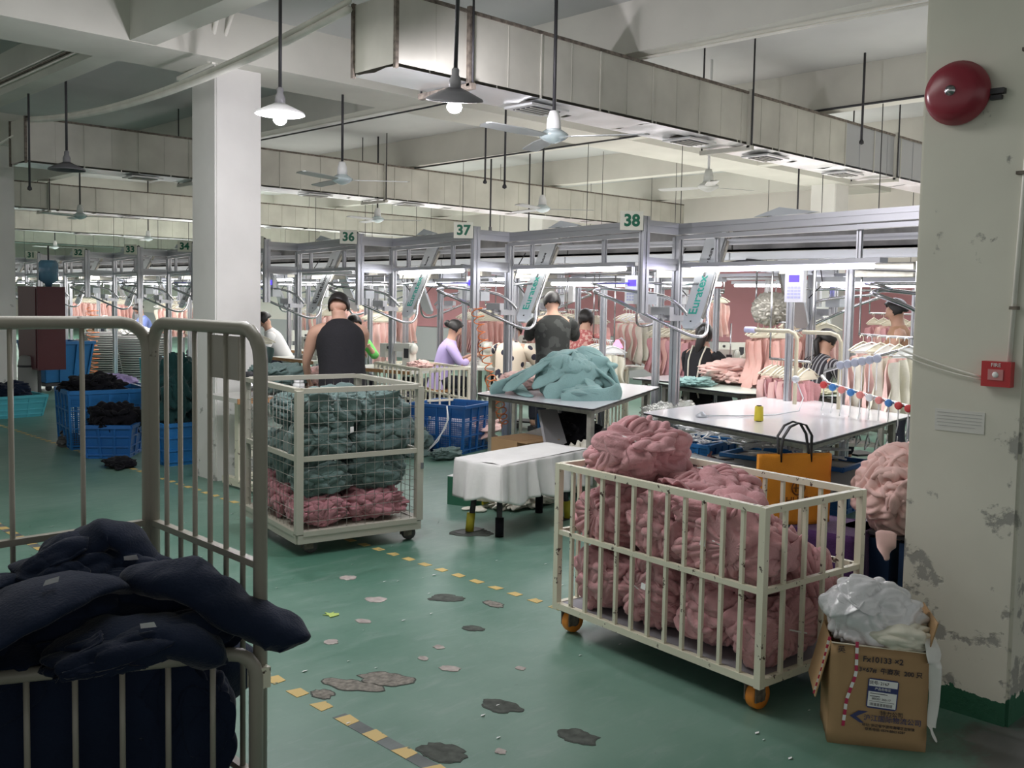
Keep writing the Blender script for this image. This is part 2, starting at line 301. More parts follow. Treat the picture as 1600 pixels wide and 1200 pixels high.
def folds_on(t, r, seed, m, D, ax, n, tied, w=.026, cl=None, view=None):
    rnd = random.Random(seed*31+7); g = MB(); a = ax.normalized(); u = a.orthogonal().normalized(); v = a.cross(u)
    for k in range(n):
        P = []; Nn = []; W = []; H = []; K = 16
        if tied:
            ph = 2*pi*(k+rnd.uniform(-.35, .35))/n; mx = rnd.uniform(.8, 1.5); sw = rnd.uniform(-.5, .5)
            d_at = lambda q: (a*cos(.10+q*mx)+(u*cos(ph+sw*q*q)+v*sin(ph+sw*q*q))*sin(.10+q*mx)).normalized()
        else:
            d0 = ((view or Vector((-.7, -.6, .35)))+Vector((rnd.uniform(-1, 1), rnd.uniform(-1, 1), rnd.uniform(-.8, .9)))*.8).normalized(); t1 = d0.cross(Vector((rnd.uniform(-1, 1), rnd.uniform(-1, 1), rnd.uniform(-1, 1)))).normalized(); t2 = d0.cross(t1)
            ln = rnd.uniform(.5, 1.0); cv = rnd.uniform(-1.1, 1.1)
            d_at = lambda q: (d0+t1*(q-.5)*2*ln*.8+t2*cv*(q-.5)**2*2).normalized()
        wk = w*rnd.uniform(.7, 1.35)
        for i in range(K+1):
            q = i/K; d = d_at(q); p = Vector((d.x*r[0], d.y*r[1], d.z*r[2]))*(D(d)*.98+.02+.03*sin(q*9+k)); P.append(cl(p) if cl else p); Nn.append(d); W.append(wk*((.35+.9*q) if tied else (.6+.6*sin(pi*q)))); H.append(wk*((.45+.6*q) if tied else .85))
        strip(g, P, Nn, W, H, k+seed)
    return part('cloth_fold', g, m, t)
def heap(t, r, seed, m, axis=None, K=3.0, amp=.30, lump=.28, warp=1.0, sub=6, flaps=6, fsize=.5, thick=.007, box=None, lift=1.0, fold=.10, rolls=0, rw=.026, plane=None, view=(-.72, -.6, .35)):
    """heap of garments: gathered pleated body with overlapping cloth edges lying on it"""
    rnd = random.Random(seed*13+5); sv = Vector((seed*7.13, seed*3.71, seed*1.37))
    ax = Vector(axis or (rnd.uniform(-1, 1), rnd.uniform(-1, 1), rnd.uniform(-.6, .6))).normalized(); u = ax.orthogonal().normalized(); v = ax.cross(u)
    V, Fc = ICO[sub]; dip = .22 if axis else .05; rr = Vector(r)
    D = lambda p: heap_disp(p, sv, ax, u, v, K, amp, lump, warp, dip)
    def cl(q):
        if plane:
            A_, n_, zm_ = plane; w_ = q+Vector(t.location)
            if w_.z < zm_:
                dd = (w_-Vector(A_)).dot(Vector(n_)); 
                if dd < 0: q = q-Vector(n_)*dd*.97
        if box:
            for a_ in (0, 1, 2):
                lo, hi = box[0][a_], box[1][a_]
                if q[a_] < lo: q[a_] = lo+.06*(q[a_]-lo)/(1+abs(q[a_]-lo)*6)
                if q[a_] > hi: q[a_] = hi+.06*(q[a_]-hi)
        return q
    mb = MB(); mb.add([cl(Vector((p.x*r[0], p.y*r[1], p.z*r[2]))*D(p)) for p in V], Fc, True); part('cloth', mb, m, t)
    if rolls: folds_on(t, r, seed, m, D, ax, rolls, bool(axis), rw, cl, Vector(view))
    vw = Vector(view).normalized()
    for k in range(flaps):
        d0 = (vw+Vector((rnd.uniform(-1, 1), rnd.uniform(-1, 1), rnd.uniform(-.7, .9)))*.85).normalized()
        t1 = d0.cross(Vector((rnd.uniform(-1, 1), rnd.uniform(-1, 1), rnd.uniform(-1, 1)))).normalized(); t2 = d0.cross(t1)
        s1, s2 = fsize*rnd.uniform(.7, 1.2), fsize*rnd.uniform(.45, .9); nx, ny = 22, 12; vs = []; sd = rnd.uniform(0, 50); lf = rnd.uniform(.05, .16)*lift
        for j in range(ny+1):
            for i in range(nx+1):
                x, y = 2*i/nx-1, 2*j/ny-1; X, Y = x*math.sqrt(1-y*y*.42), y*math.sqrt(1-x*x*.42)
                X *= 1+.25*noise.noise(Vector((X*1.5, Y*1.5, sd))); p = (d0+t1*X*s1+t2*Y*s2).normalized()
                fo = fold*min(1, 2.2*abs(noise.noise(Vector((X*2.6+sd, Y*.7, sd)))))
                d = D(p)*(1-.0)+.03+lf*max(0, y+.2)**1.5+fo-.10*max(0, -y-.3)
                vs.append(cl(Vector((p.x*r[0], p.y*r[1], p.z*r[2]))*d))
        g = MB(); g.add(vs, [(j*(nx+1)+i, j*(nx+1)+i+1, (j+1)*(nx+1)+i+1, (j+1)*(nx+1)+i) for j in range(ny) for i in range(nx)], True)
        o = part('cloth_fold', g, m, t); solid(o, thick)
    return t
def sheet(mb, P, nu, nv, fn):
    """grid surface: P(u,v)->point"""
    vs = [fn(i/nu, j/nv) for j in range(nv+1) for i in range(nu+1)]
    return mb.add(vs, [(j*(nu+1)+i, j*(nu+1)+i+1, (j+1)*(nu+1)+i+1, (j+1)*(nu+1)+i) for j in range(nv) for i in range(nu)], True)

# ------------------------------------------------------------------ the hall
fl = struct('floor', MB().box((-7, -7, -.2), (17.5, 46, 0)), m_floor)
ceil = struct('ceiling', MB().box((-7, -7, 3.9), (17.5, 46, 4.1)), m_ceil)
m_wall = mat('wall_paint', (.80, .76, .70), .9, noise_s=.8, noise_a=.05)
wr = struct('wall_right', MB().box((16, -7, 0), (16.2, 46, 3.9)), m_wall)
wb = struct('wall_back', MB().box((-7, 45, 0), (16, 45.2, 3.9)), m_wall)
# dusty pink boarding along the far wall and the grey dado below it
part('wall_panel', MB().box((15.93, -7, .86), (16, 20, 2.25)), m_curtain, wr)
part('dado', MB().box((15.92, -7, 0), (16, 46, .84)), mat('grey_dado', (.45, .46, .46), .8), wr)
# beams
for i, y in enumerate((.9, 7.45, 13.9, 20.3, 26.7, 33.1)):
    b = struct('trim_%d' % (i+1), MB().box((-7, y, 3.5), (16, y+.7, 3.9)), m_beam)
for i, x in enumerate((0.1, 3.14, 5.95, 8.95, 11.9, 14.8)):
    b = struct('trim_%d' % (i+11), MB().box((x, -7, 3.504), (x+.2, 45, 3.9)), m_beam)
# columns
def column(n, x, y, m):
    bm = bmesh.new(); bmesh.ops.create_cube(bm, size=1)
    for v in bm.verts: v.co = Vector((v.co.x*.43, v.co.y*.43, 1.75+v.co.z*3.5))
    bmesh.ops.bevel(bm, geom=[e for e in bm.edges if abs(e.verts[0].co.z-e.verts[1].co.z) > 1], offset=.012, segments=2, affect='EDGES')
    me = bpy.data.meshes.new('column'); bm.to_mesh(me); bm.free(); me.materials.append(m)
    o = put('column', me); o.location = (x, y, 0); o['kind'] = 'structure'; return o
colC = column(1, 4.165, 7.885, m_col); colR = column(2, 4.115, 1.485, m_colr); colL = column(3, 4.15, 14.3, m_col)
for x, y in ((4.15, 20.7), (14.6, 7.8), (14.6, 1.6), (14.6, 14.2), (14.6, 20.6), (4.15, 27.1)): column(0, x, y, m_col)
# floor marking, chipped patches
m_dash = worn('marking_tape_yellow', (.62, .45, .16), (.10, .15, .12), .63, 22, .6); m_strip = mat('marking_strip_grey', (.12, .14, .14), .7, noise_s=8, noise_a=.3)
rnd = random.Random(4)
for X, y0, y1, st, wd, ln in ((3.66, 2.9, 15.5, .155, .05, .075), (2.075, 1.2, 7.6, .175, .058, .085)):
    y = y0; n = 0
    if X < 3: part('marking_strip', MB().box((X-wd/2, y0, .0), (X+wd/2, 3.05, .0012)), m_strip, fl)
    if X < 3: part('marking_strip', MB().box((X-wd/2, 5.2, .0), (X+wd/2, y1, .0012)), m_strip, fl)
    while y < y1:
        sk = rnd.uniform(-.008, .008)
        if not (X < 3 and 3.35 < y < 4.1 and rnd.random() < .7):
            part('dash', MB().prism([(X-wd/2, y), (X+wd/2, y+sk), (X+wd/2+sk, y+ln*rnd.uniform(.75, 1.05)), (X-wd/2, y+ln)], 0, .0022), m_dash, fl)
        y += st
m_chip = mat('bare_screed', (.20, .185, .16), .9, noise_s=45, noise_a=.45, bump=.8, bump_s=40); m_chipd = mat('dark_screed', (.07, .08, .07), .9, noise_s=25, noise_a=.4)
m_rim = mat('chip_edge', (.045, .055, .045), .8); m_pale = mat('pale_scuff', (.36, .32, .30), .8, noise_s=20, noise_a=.3)
def chip(cx, cy, rx, ry, seed, m=m_chip, rot=0, rim=True):
    rr = random.Random(seed); N_ = 30; pts = []; out = []
    for i in range(N_):
        a = 2*pi*i/N_; k = 1+.32*noise.noise(Vector((cos(a)*1.6, sin(a)*1.6, seed*3.1)))+.1*rr.uniform(-1, 1)
        for L, e in ((pts, 0), (out, .007)):
            x, y = (rx*k+e)*cos(a), (ry*k+e)*sin(a); L.append((cx+x*cos(rot)-y*sin(rot), cy+x*sin(rot)+y*cos(rot)))
    if rim: part('chipped_edge', MB().prism(out, 0, .0016), m_rim, fl)
    part('chipped_patch', MB().prism(pts, 0, .0024), m, fl)
for a in ((2.42, 3.22, .07, .11, 1, m_chip, .6), (2.28, 3.26, .05, .13, 2, m_chip, .5), (2.14, 3.26, .035, .05, 3, m_chip), (2.60, 2.70, .05, .085, 4, m_chipd, .3), (3.33, 3.90, .06, .09, 5, m_chipd, .9),
          (3.03, 4.12, .05, .05, 6, m_pale, .4), (3.45, 3.66, .035, .06, 7, m_chip), (3.15, 4.55, .045, .045, 8, m_pale), (2.69, 3.30, .022, .028, 9, m_pale), (2.83, 3.36, .024, .028, 10, m_pale),
          (2.70, 3.13, .028, .05, 11, m_pale, .5), (2.93, 2.93, .02, .025, 12, m_pale), (2.78, 3.88, .03, .04, 13, m_pale, .4), (2.50, 3.46+.28, .03, .035, 14, m_pale), (2.17, 2.55, .06, .09, 15, m_chipd, .4), (2.33, 2.42, .02, .025, 16, m_pale), (3.12, 3.45, .03, .05, 17, m_chipd, .5), (4.4, 4.9, .10, .16, 18, m_chipd, .8), (2.62, 2.32, .05, .08, 21, m_chipd, .2)):
    chip(a[0], a[1], a[2], a[3], a[4], a[5] if len(a) > 5 else m_chip, a[6] if len(a) > 6 else 0, a[5] is not m_pale)
for i, (x, y, s) in enumerate(((2.72, 4.06, .05),)):
    single('green_scrap', MB().prism([(x-.035, y-.03), (x+.02, y-.028), (x+.035, y-.005), (x+.012, y+.012), (x+.03, y+.03), (x, y+.022), (x-.01, y+.055), (x-.02, y+.018), (x-.04, y+.03), (x-.022, y)], .002, .005), mat('lime_scrap', (.42, .55, .14), .7), 'lime green torn paper scrap on the green floor', 'scrap')
lint = MB(); rnd = random.Random(8)
for i in range(130):
    x = rnd.uniform(1.7, 6.2); y = rnd.uniform(1.6, 9); s = rnd.uniform(.004, .013)
    lint.add([(x-s, y, .003), (x, y-s*.6, .006), (x+s*1.6, y+s*.3, .003), (x, y+s*.7, .003)], [(0, 1, 2, 3)])
put('lint', lint.mesh('lint', m_tag)); tag(bpy.data.objects['lint'], 'specks of white lint scattered on the green floor', 'lint', kind='stuff')
# distant windows / light strip under the ceiling of the far wall
# ------------------------------------------------------------------ air ducts
def duct(label, Y, x0, x1, z0=2.98, z1=3.42, wdt=.44, joints=(), vents=(), bare_from=None):
    d = thing('air_duct', label, 'duct', (x0, Y, z0), 0, 'sheet-metal air ducts')
    L = x1-x0; h = z1-z0; x = 0; seg = .62; i = 0
    while x < L-.01:
        e = min(x+seg, L)
        b = MB(); b.add([(x+.004, 0, .02), (e-.004, 0, .02), (e-.004, 0, h), (x+.004, 0, h), (x+.004, wdt, .02), (e-.004, wdt, .02), (e-.004, wdt, h), (x+.004, wdt, h)], [(0, 1, 2, 3), (7, 6, 5, 4), (3, 2, 6, 7)] + ([(4, 0, 3, 7)] if i == 0 else []))
        mid = (x+e)/2; b.bar((mid, -.002, .02), (mid, -.002, h), .006, .003, (1, 0, 0)); part('side_panel', b, m_duct if not (bare_from and x0+x > bare_from) else m_alu, d)
        g = MB(); rr = random.Random(i*7+int(Y)); nx = 6
        vs = [(x+.004+(e-x-.008)*a/nx, wdt*c/4, .012*rr.uniform(-1, 1)*(0 < c < 4)) for c in range(5) for a in range(nx+1)]
        g.add(vs, [(c*(nx+1)+a, (c+1)*(nx+1)+a, (c+1)*(nx+1)+a+1, c*(nx+1)+a+1) for c in range(4) for a in range(nx)], True); part('bottom_panel', g, m_ductb, d)
        part('seam', MB().box((e-.006, -.008, .0), (e+.006, 0, h)), m_duct, d); x = e; i += 1
    part('seam', MB().box((-.012, -.012, -.01), (.012, .012, h+.01)), m_rust, d); part('seam', MB().box((-.012, wdt-.012, -.01), (.012, wdt+.012, h+.01)), m_rust, d)
    part('top_edge', MB().box((0, -.012, h-.01), (L, .004, h+.012)), m_rust, d)
    for j in joints:
        j -= x0; f = MB(); f.box((j-.02, -.03, -.03), (j+.02, 0, h+.03)); f.box((j-.02, -.05, -.05), (j+.02, wdt+.05, -.012)); part('flange', f, m_rust if j < 1 else m_duct, d)
        part('hanger_rod', MB().tube([(j, -.04, -.03), (j, -.04, 3.9-z0)], .008, 6), m_dark, d); part('hanger_rod', MB().tube([(j, wdt+.04, -.03), (j, wdt+.04, 3.9-z0)], .008, 6), m_dark, d)
    for vx in vents:
        vx -= x0; f = part('air_vent', MB().box((vx-.19, .08, -.03), (vx+.19, .36, -.014)), m_ductb, d)
        part('vent_slot', MB().box((vx-.14, .12, -.034), (vx+.14, .32, -.029)), m_dark, f)
        for q in range(4): part('vane', MB().box((vx-.14, .14+.05*q, -.038), (vx+.14, .15+.05*q, -.033)), m_duct, f)
    return d
duct('nearest grey sheet-metal air duct running over the ironing board and tables', 4.77, 3.62, 13.6, joints=(4.2, 7.45, 10.3), vents=(5.05, 6.9, 8.1, 9.6), bare_from=8.9)
duct('second grey air duct, passing behind the central column', 11.3, 3.62, 15.5, 2.98, 3.46, .5, (5.6, 8.4), (5.0, 7.4, 9.0))
duct('third air duct farther back over the numbered stations', 17.6, 3.7, 15.5, 2.98, 3.42, .5, (6.0, 9.0), (7.5, 10.5))
duct('fourth air duct, far back in the hall', 23.9, 3.7, 15.5, 2.98, 3.42, .5, (7.0,), (9.0,))
duct('farthest air duct, just below the beams at the back', 30.3, 3.7, 15.5, 2.98, 3.42, .5, (7.0,), ())
# sagging white conduit pair
cd = thing('conduit_run', 'pair of sagging white cable conduits slung from duct to duct past the column', 'conduit', (3.6, 5.3, 3.4))
def sag(a, b, s, n=24): a, b = Vector(a), Vector(b); return [a.lerp(b, i/n)-Vector((0, 0, s*4*(i/n)*(1-i/n))) for i in range(n+1)]
for dz, r in ((0, .019), (-.05, .024)):
    part('conduit', MB().tube(sag((3.58, 5.2, 3.44+dz), (3.66, 11.3, 3.45+dz*.4), .17), r, 8), m_trunk, cd, True)
part('conduit', MB().tube(sag((3.62, 11.7, 3.3), (3.6, 17.5, 3.3), .15), .014, 6), m_trunk, cd, True)
bk = thing('cable_bracket', 'cream conduits and bracket at the top of the central column', 'conduit', (3.9, 7.6, 3.5))
part('pipe', MB().tube([(3.86, 7.62, 3.5), (3.80, 7.3, 3.9)], .02, 8), m_trunk, bk, True); part('pipe', MB().tube([(3.93, 7.62, 3.5), (3.93, 7.3, 3.9)], .016, 8), m_trunk, bk, True)
part('bracket', MB().bar((3.9, 8.25, 3.46), (3.9, 7.6, 3.5), .03), m_trunk, bk, True)
# conduits along the left beam and wiring hooks
cb_ = thing('beam_conduit', 'three thin white conduits fixed along the side of the upper left beam', 'conduit', (3.12, 8.2, 3.6))
for q, z in enumerate((3.58, 3.615, 3.65)): part('conduit', MB().tube([(3.125, 8.2, z), (3.125, 18, z)], .010, 6), m_trunk if q != 1 else m_rust, cb_, True)
part('conduit', MB().tube([(6.16, 1.5, 3.47), (6.0, 5.6, 3.47)], .012, 6), m_trunk, cb_, True)
cb2 = thing('beam_cable', 'dark cable clipped along the ceiling beam behind the near duct', 'cable', (8.95, 4, 3.5))
part('cable', MB().tube([(8.93, -1, 3.52), (8.93, 6.9, 3.5), (8.93, 12.5, 3.46)], .012, 6), m_dark, cb2, True)
part('cable', MB().tube([(6.14, 5.4, 3.48), (6.14, 7.6, 3.46), (6.14, 13.5, 3.48)], .009, 6), m_dark, cb2, True)
def rod(x, y, z0, label, m=m_dark, z1=3.9, r=.011):
    t = thing('hanging_rod', label, 'rod', (x, y, z0)); part('rod', MB().tube([(0, 0, 0), (0, 0, z1-z0)], r, 6), m, t); part('cap', MB().lathe((0, 0, -.03), [(.0, 0), (.022, .01), (.022, .03), (.01, .05)], 8), m, t); return t
rod(6.75, 7.1, 2.72, 'dark rod ending in a knob left of the far fan'); rod(3.3, 10.2, 2.6, 'slanting dark rod at the upper left edge'); rod(9.6, 9.6, 2.5, 'dark hanging rod between the fans over station 37')
rod(7.4, 8.1, 2.9, 'thin dark rod under the second duct, near lamp'); rod(11.0, 6.3, 2.45, 'dark hanging rod right of the white fan'); rod(6.3, 12.7, 2.55, 'dark hanging rod left of the central column'); rod(8.6, 4.3, 3.1, 'thin dark rod in front of the near duct')
# ------------------------------------------------------------------ pendant lamps
def lamp(label, x, y, z, lit=True, tilt=0, shade=m_white, e=48, tiltx=0):
    t = thing('pendant_lamp', label, 'lamp', (x, y, z)); t.rotation_euler = (tiltx, tilt, 0)
    part('stem', MB().tube([(0, 0, .14), (0, 0, 3.9-z)], .012, 8), m_dark, t); part('canopy_mount', MB().lathe((0, 0, 3.86-z), [(.05, .04), (.05, .02), (.015, 0)], 12), m_dark, t)
    part('socket', MB().lathe((0, 0, .05), [(.035, 0), (.035, .05), (.022, .08), (.022, .11), (.012, .12)], 14), mat('grey_socket', (.2, .2, .21), .5), t)
    sh = put('lamp_shade', MB().lathe((0, 0, 0), [(.165, -.012), (.16, 0), (.09, .035), (.036, .06)], 28).mesh('lamp_shade', shade), t)
    sh.data.polygons  # open underside
    bm = bmesh.new(); bm.from_mesh(sh.data); bmesh.ops.delete(bm, geom=[f for f in bm.faces if len(f.verts) > 4], context='FACES_ONLY'); bm.to_mesh(sh.data); bm.free(); solid(sh, .003)
    if lit:
        part('bulb_base', MB().lathe((0, 0, 0), [(.03, .02), (.034, -.01), (.036, -.03)], 12), m_white, t)
        b = part('bulb', MB().lathe((0, 0, -.045), [(.006, -.038), (.026, -.032), (.04, -.018), (.044, -.003), (.04, .01), (.034, .018)], 16), mat('lit_bulb', (1, .96, 1.0), .4, emit=60), t)
        l = bpy.data.lights.new('bulb_light', 'POINT'); l.energy = e; l.color = (.98, .93, 1.0); l.shadow_soft_size = .05
        lo = bpy.data.objects.new('bulb_light', l); C.objects.link(lo); lo.parent = t; lo.location = (0, 0, -.12)
    return t
lamp('lit pendant lamp with white shade beside the central column', 3.52, 5.92, 2.83, shade=mat('white_shade', (.75, .75, .76), .35))
lamp('lit tilted pendant lamp in front of the near air duct', 3.70, 4.32, 2.74, tilt=R(-9), tiltx=R(12), shade=mat('dark_shade', (.13, .13, .14), .4))
lamp('unlit grey pendant lamp under the left duct end', 3.42, 9.55, 2.74, lit=False, shade=mat('dark_shade', (.13, .13, .14), .4))
lamp('small unlit pendant cone above the number 37 plate', 9.2, 9.95, 2.42, lit=False, shade=m_grey)
# ------------------------------------------------------------------ ceiling fans
def fan(label, x, y, z, a, body, clear=True, span=.62):
    t = thing('ceiling_fan', label, 'fan', (x, y, z), 0, 'ceiling fans')
    part('rod', MB().tube([(0, 0, .12), (0, 0, 3.9-z)], .012, 8), m_dark if clear else m_white, t)
    part('motor_cover', MB().lathe((0, 0, .05), [(.05, 0), (.045, .07), (.035, .10), (.03, .12)], 16), body, t)
    part('hub', MB().lathe((0, 0, 0), [(.012, -.045), (.03, -.04), (.075, -.02), (.10, .0), (.10, .015), (.08, .03), (.05, .05)], 20), mat('pale_glass', (.62, .72, .74), .12, .3) if clear else body, t)
    for k in range(3):
        an = a+k*2*pi/3; u = Vector((cos(an), sin(an), 0)); v = Vector((-sin(an), cos(an), .12)).normalized()
        b = MB(); pr = [(.08, .02), (.13, .045), (.3, .06), (span, .055), (span+.02, .03)]
        vs = []
        for dz in (.003, -.003):
            for rr_, hw in pr: vs += [u*rr_+v*hw+Vector((0, 0, dz)), u*rr_-v*hw+Vector((0, 0, dz))]
        n = len(pr); fs = []
        for i in range(n-1): fs += [(2*i, 2*i+1, 2*i+3, 2*i+2), (2*n+2*i+2, 2*n+2*i+3, 2*n+2*i+1, 2*n+2*i), (2*i+2, 2*n+2*i+2, 2*n+2*i, 2*i), (2*i+1, 2*n+2*i+1, 2*n+2*i+3, 2*i+3)]
        b.add(vs, fs); part('blade', b, mat('fan_blade', (.42, .44, .44), .4, .3) if clear else body, t)
    return t
fan('nearest ceiling fan with a glassy hub hanging in front of the near duct', 4.80, 4.58, 2.69, R(-60), m_white)
fan('ceiling fan right of the central column, below the second duct', 5.35, 7.87, 2.70, R(-40), m_white)
fan('ceiling fan above the number 36 plate', 8.5, 11.6, 2.71, R(-45), m_white)
fan('ceiling fan between plates 37 and 38', 8.6, 8.37, 2.70, R(-42), m_white)
fan('cream painted ceiling fan under the near duct at right', 7.9, 5.48, 2.70, R(-20), mat('cream_fan', (.70, .72, .66), .4), False, .5)
fan('ceiling fan with wide blades left of the column, above plates 31 and 32', 5.5, 14.85, 2.70, R(-38), m_white)
fan('ceiling fan left of the column above plate 34, by the third duct', 8.7, 19.8, 2.70, R(-40), m_white)
fan('tiny distant fan above plate 31', 6.4, 23.0, 2.70, R(-40), m_white); fan('tiny distant fan between plates 32 and 33', 9.0, 26.0, 2.70, R(-40), m_white)
# ------------------------------------------------------------------ things on the right column
bell = thing('fire_bell', 'dark red round fire alarm bell high on the right column', 'alarm bell', (3.9, 1.555, 2.42))
part('bell_cup', MB().lathe((0, 0, 0), [(.118, -.012), (.122, -.02), (.122, -.035), (.112, -.045), (.106, -.075), (.08, -.09), (.04, -.096), (.001, -.098)], 40, 'x'), m_red, bell)
part('centre_bolt', MB().lathe((0, 0, 0), [(.020, -.096), (.020, -.100), (.013, -.102), (.013, -.108), (.001, -.109)], 20, 'x'), m_steel, bell)
part('bracket', MB().box((-.03, -.17, -.02), (-.002, -.09, .0)).box((-.025, -.16, -.04), (-.004, -.12, -.025)), m_dark, bell); part('back_plate', MB().lathe((0, 0, 0), [(.08, 0), (.08, -.012)], 24, 'x'), m_dark, bell)
cp = thing('fire_call_point', 'small red fire alarm call point box on the right column', 'alarm button', (3.9, 1.36, 1.35))
part('case', MB().cb((-.02, 0, 0), (.04, .105, .095)), mat('bright_red', (.5, .03, .035), .35), cp); part('glass_window', MB().cb((-.042, 0, -.002), (.004, .055, .04)), mat('dusty_pink_label', (.6, .25, .25), .5), cp)
text('FIRE', .02, m_white, cp, (-.0425, 0, .034), (0, -1, 0), (0, 0, 1)); part('button', MB().lathe((-.044, 0, -.002), [(.012, 0), (.010, -.003)], 12, 'x'), m_white, cp)
vc = thing('vertical_conduit', 'thin cream conduit down the edge of the right column', 'conduit', (3.9, 1.33, 1.4))
part('conduit', MB().tube([(3.893, 1.325, 1.40), (3.893, 1.30, 2.2), (3.893, 1.315, 3.5)], .009, 8), m_trunk, vc, True)
for z in (1.6, 2.1, 2.55): part('clip', MB().cb((3.89, 1.315, z), (.03, .03, .012)), m_rust, vc, True)
cw = thing('loose_wire', 'slack cream wire running across the right column to the red box', 'wire', (3.9, 1.5, 1.4))
part('wire', MB().tube(sag((3.88, 1.74, 1.425), (3.885, 1.42, 1.335), .006, 10), .004, 6), m_trunk, cw, True); part('wire', MB().tube(sag((3.88, 1.74, 1.405), (3.885, 1.42, 1.325), .01, 10), .003, 6), m_trunk, cw, True)
pap = thing('notice_sheet', 'faded white notice sheet pasted on the right column', 'notice', (3.899, 1.5, 1.155))
part('paper', MB().cb((-.001, 0, 0), (.002, .19, .085)), mat('faded_paper', (.66, .66, .62), .8), pap)
pl = MB()
for i in range(5): pl.cb((-.0026, .0+(.01 if i == 4 else 0), .03-.013*i), (.0006, .17-.03*(i == 4), .0022))
o = part('printed_lines', pl, mat('faded_print', (.45, .45, .44), .8), pap); o['kind'] = 'stuff'
# cream cabinet behind the right column
cbx = thing('switch_cabinet', 'narrow cream switch cabinet half hidden behind the right column', 'cabinet', (7.0, 2.95, 0))
part('body', MB().box((0, -.3, 0), (.25, .08, 1.3)), mat('cream_enamel', (.72, .69, .58), .5), cbx); part('door_seam', MB().box((-.004, -.28, .68), (0, .07, .69)), m_dark, cbx); part('knob', MB().cb((-.03, .02, 1.22), (.06, .05, .07)), m_dark, cbx)
# power socket panel on far left column, conduit
so = thing('socket_panel', 'white socket plates on the left-hand column', 'socket', (3.93, 14.3, 1.5))
part('plate', MB().cb((0, .05, 0), (.02, .14, .13)), m_white, so); part('plate', MB().cb((0, -.12, -.06), (.01, .2, .2)), m_grey, so); part('conduit', MB().tube([(0, .1, .06), (0, .1, 2.0)], .01, 6), m_trunk, so)

# ------------------------------------------------------------------ hanging-conveyor sewing stations (frames 30..40 along the aisle)
XS, XB, ZT = 6.5, 6.97, 2.28
YI = [2.62, 5.13, 7.24, 9.2, 11.25, 13.25, 15.1, 17.25, 19.6, 21.8, 24.0, 26.2]
NUM = {0: '39', 1: '38', 2: '37', 3: '36', 4: '35', 5: '34', 6: '33', 7: '32', 8: '31', 9: '30', 10: '29', 11: '28'}
LIT = {0: m_led_v, 1: m_led_v, 2: m_led, 3: m_led}
ORD = ['nearest the right column', 'with the violet-white tube, second from the right column', 'between the sea green heap and the orange hose', 'right behind the man in black', 'just right of the central column', 'just left of the central column', 'second left of the central column', 'third left of the central column', 'closest to the dark red cabinet', 'hidden mostly by the left column', 'far beyond the left column', 'last in the far left row']
def smooth(P, k=4):
    P = [Vector(p) for p in P]; out = []; n = len(P)
    for i in range(n-1):
        p0, p1, p2, p3 = P[max(i-1, 0)], P[i], P[i+1], P[min(i+2, n-1)]
        out += [.5*((2*p1)+(p2-p0)*t+(2*p0-5*p1+4*p2-p3)*t*t+(3*p1-p0-3*p2+p3)*t**3) for t in [q/k for q in range(k)]]
    return out+[P[-1]]
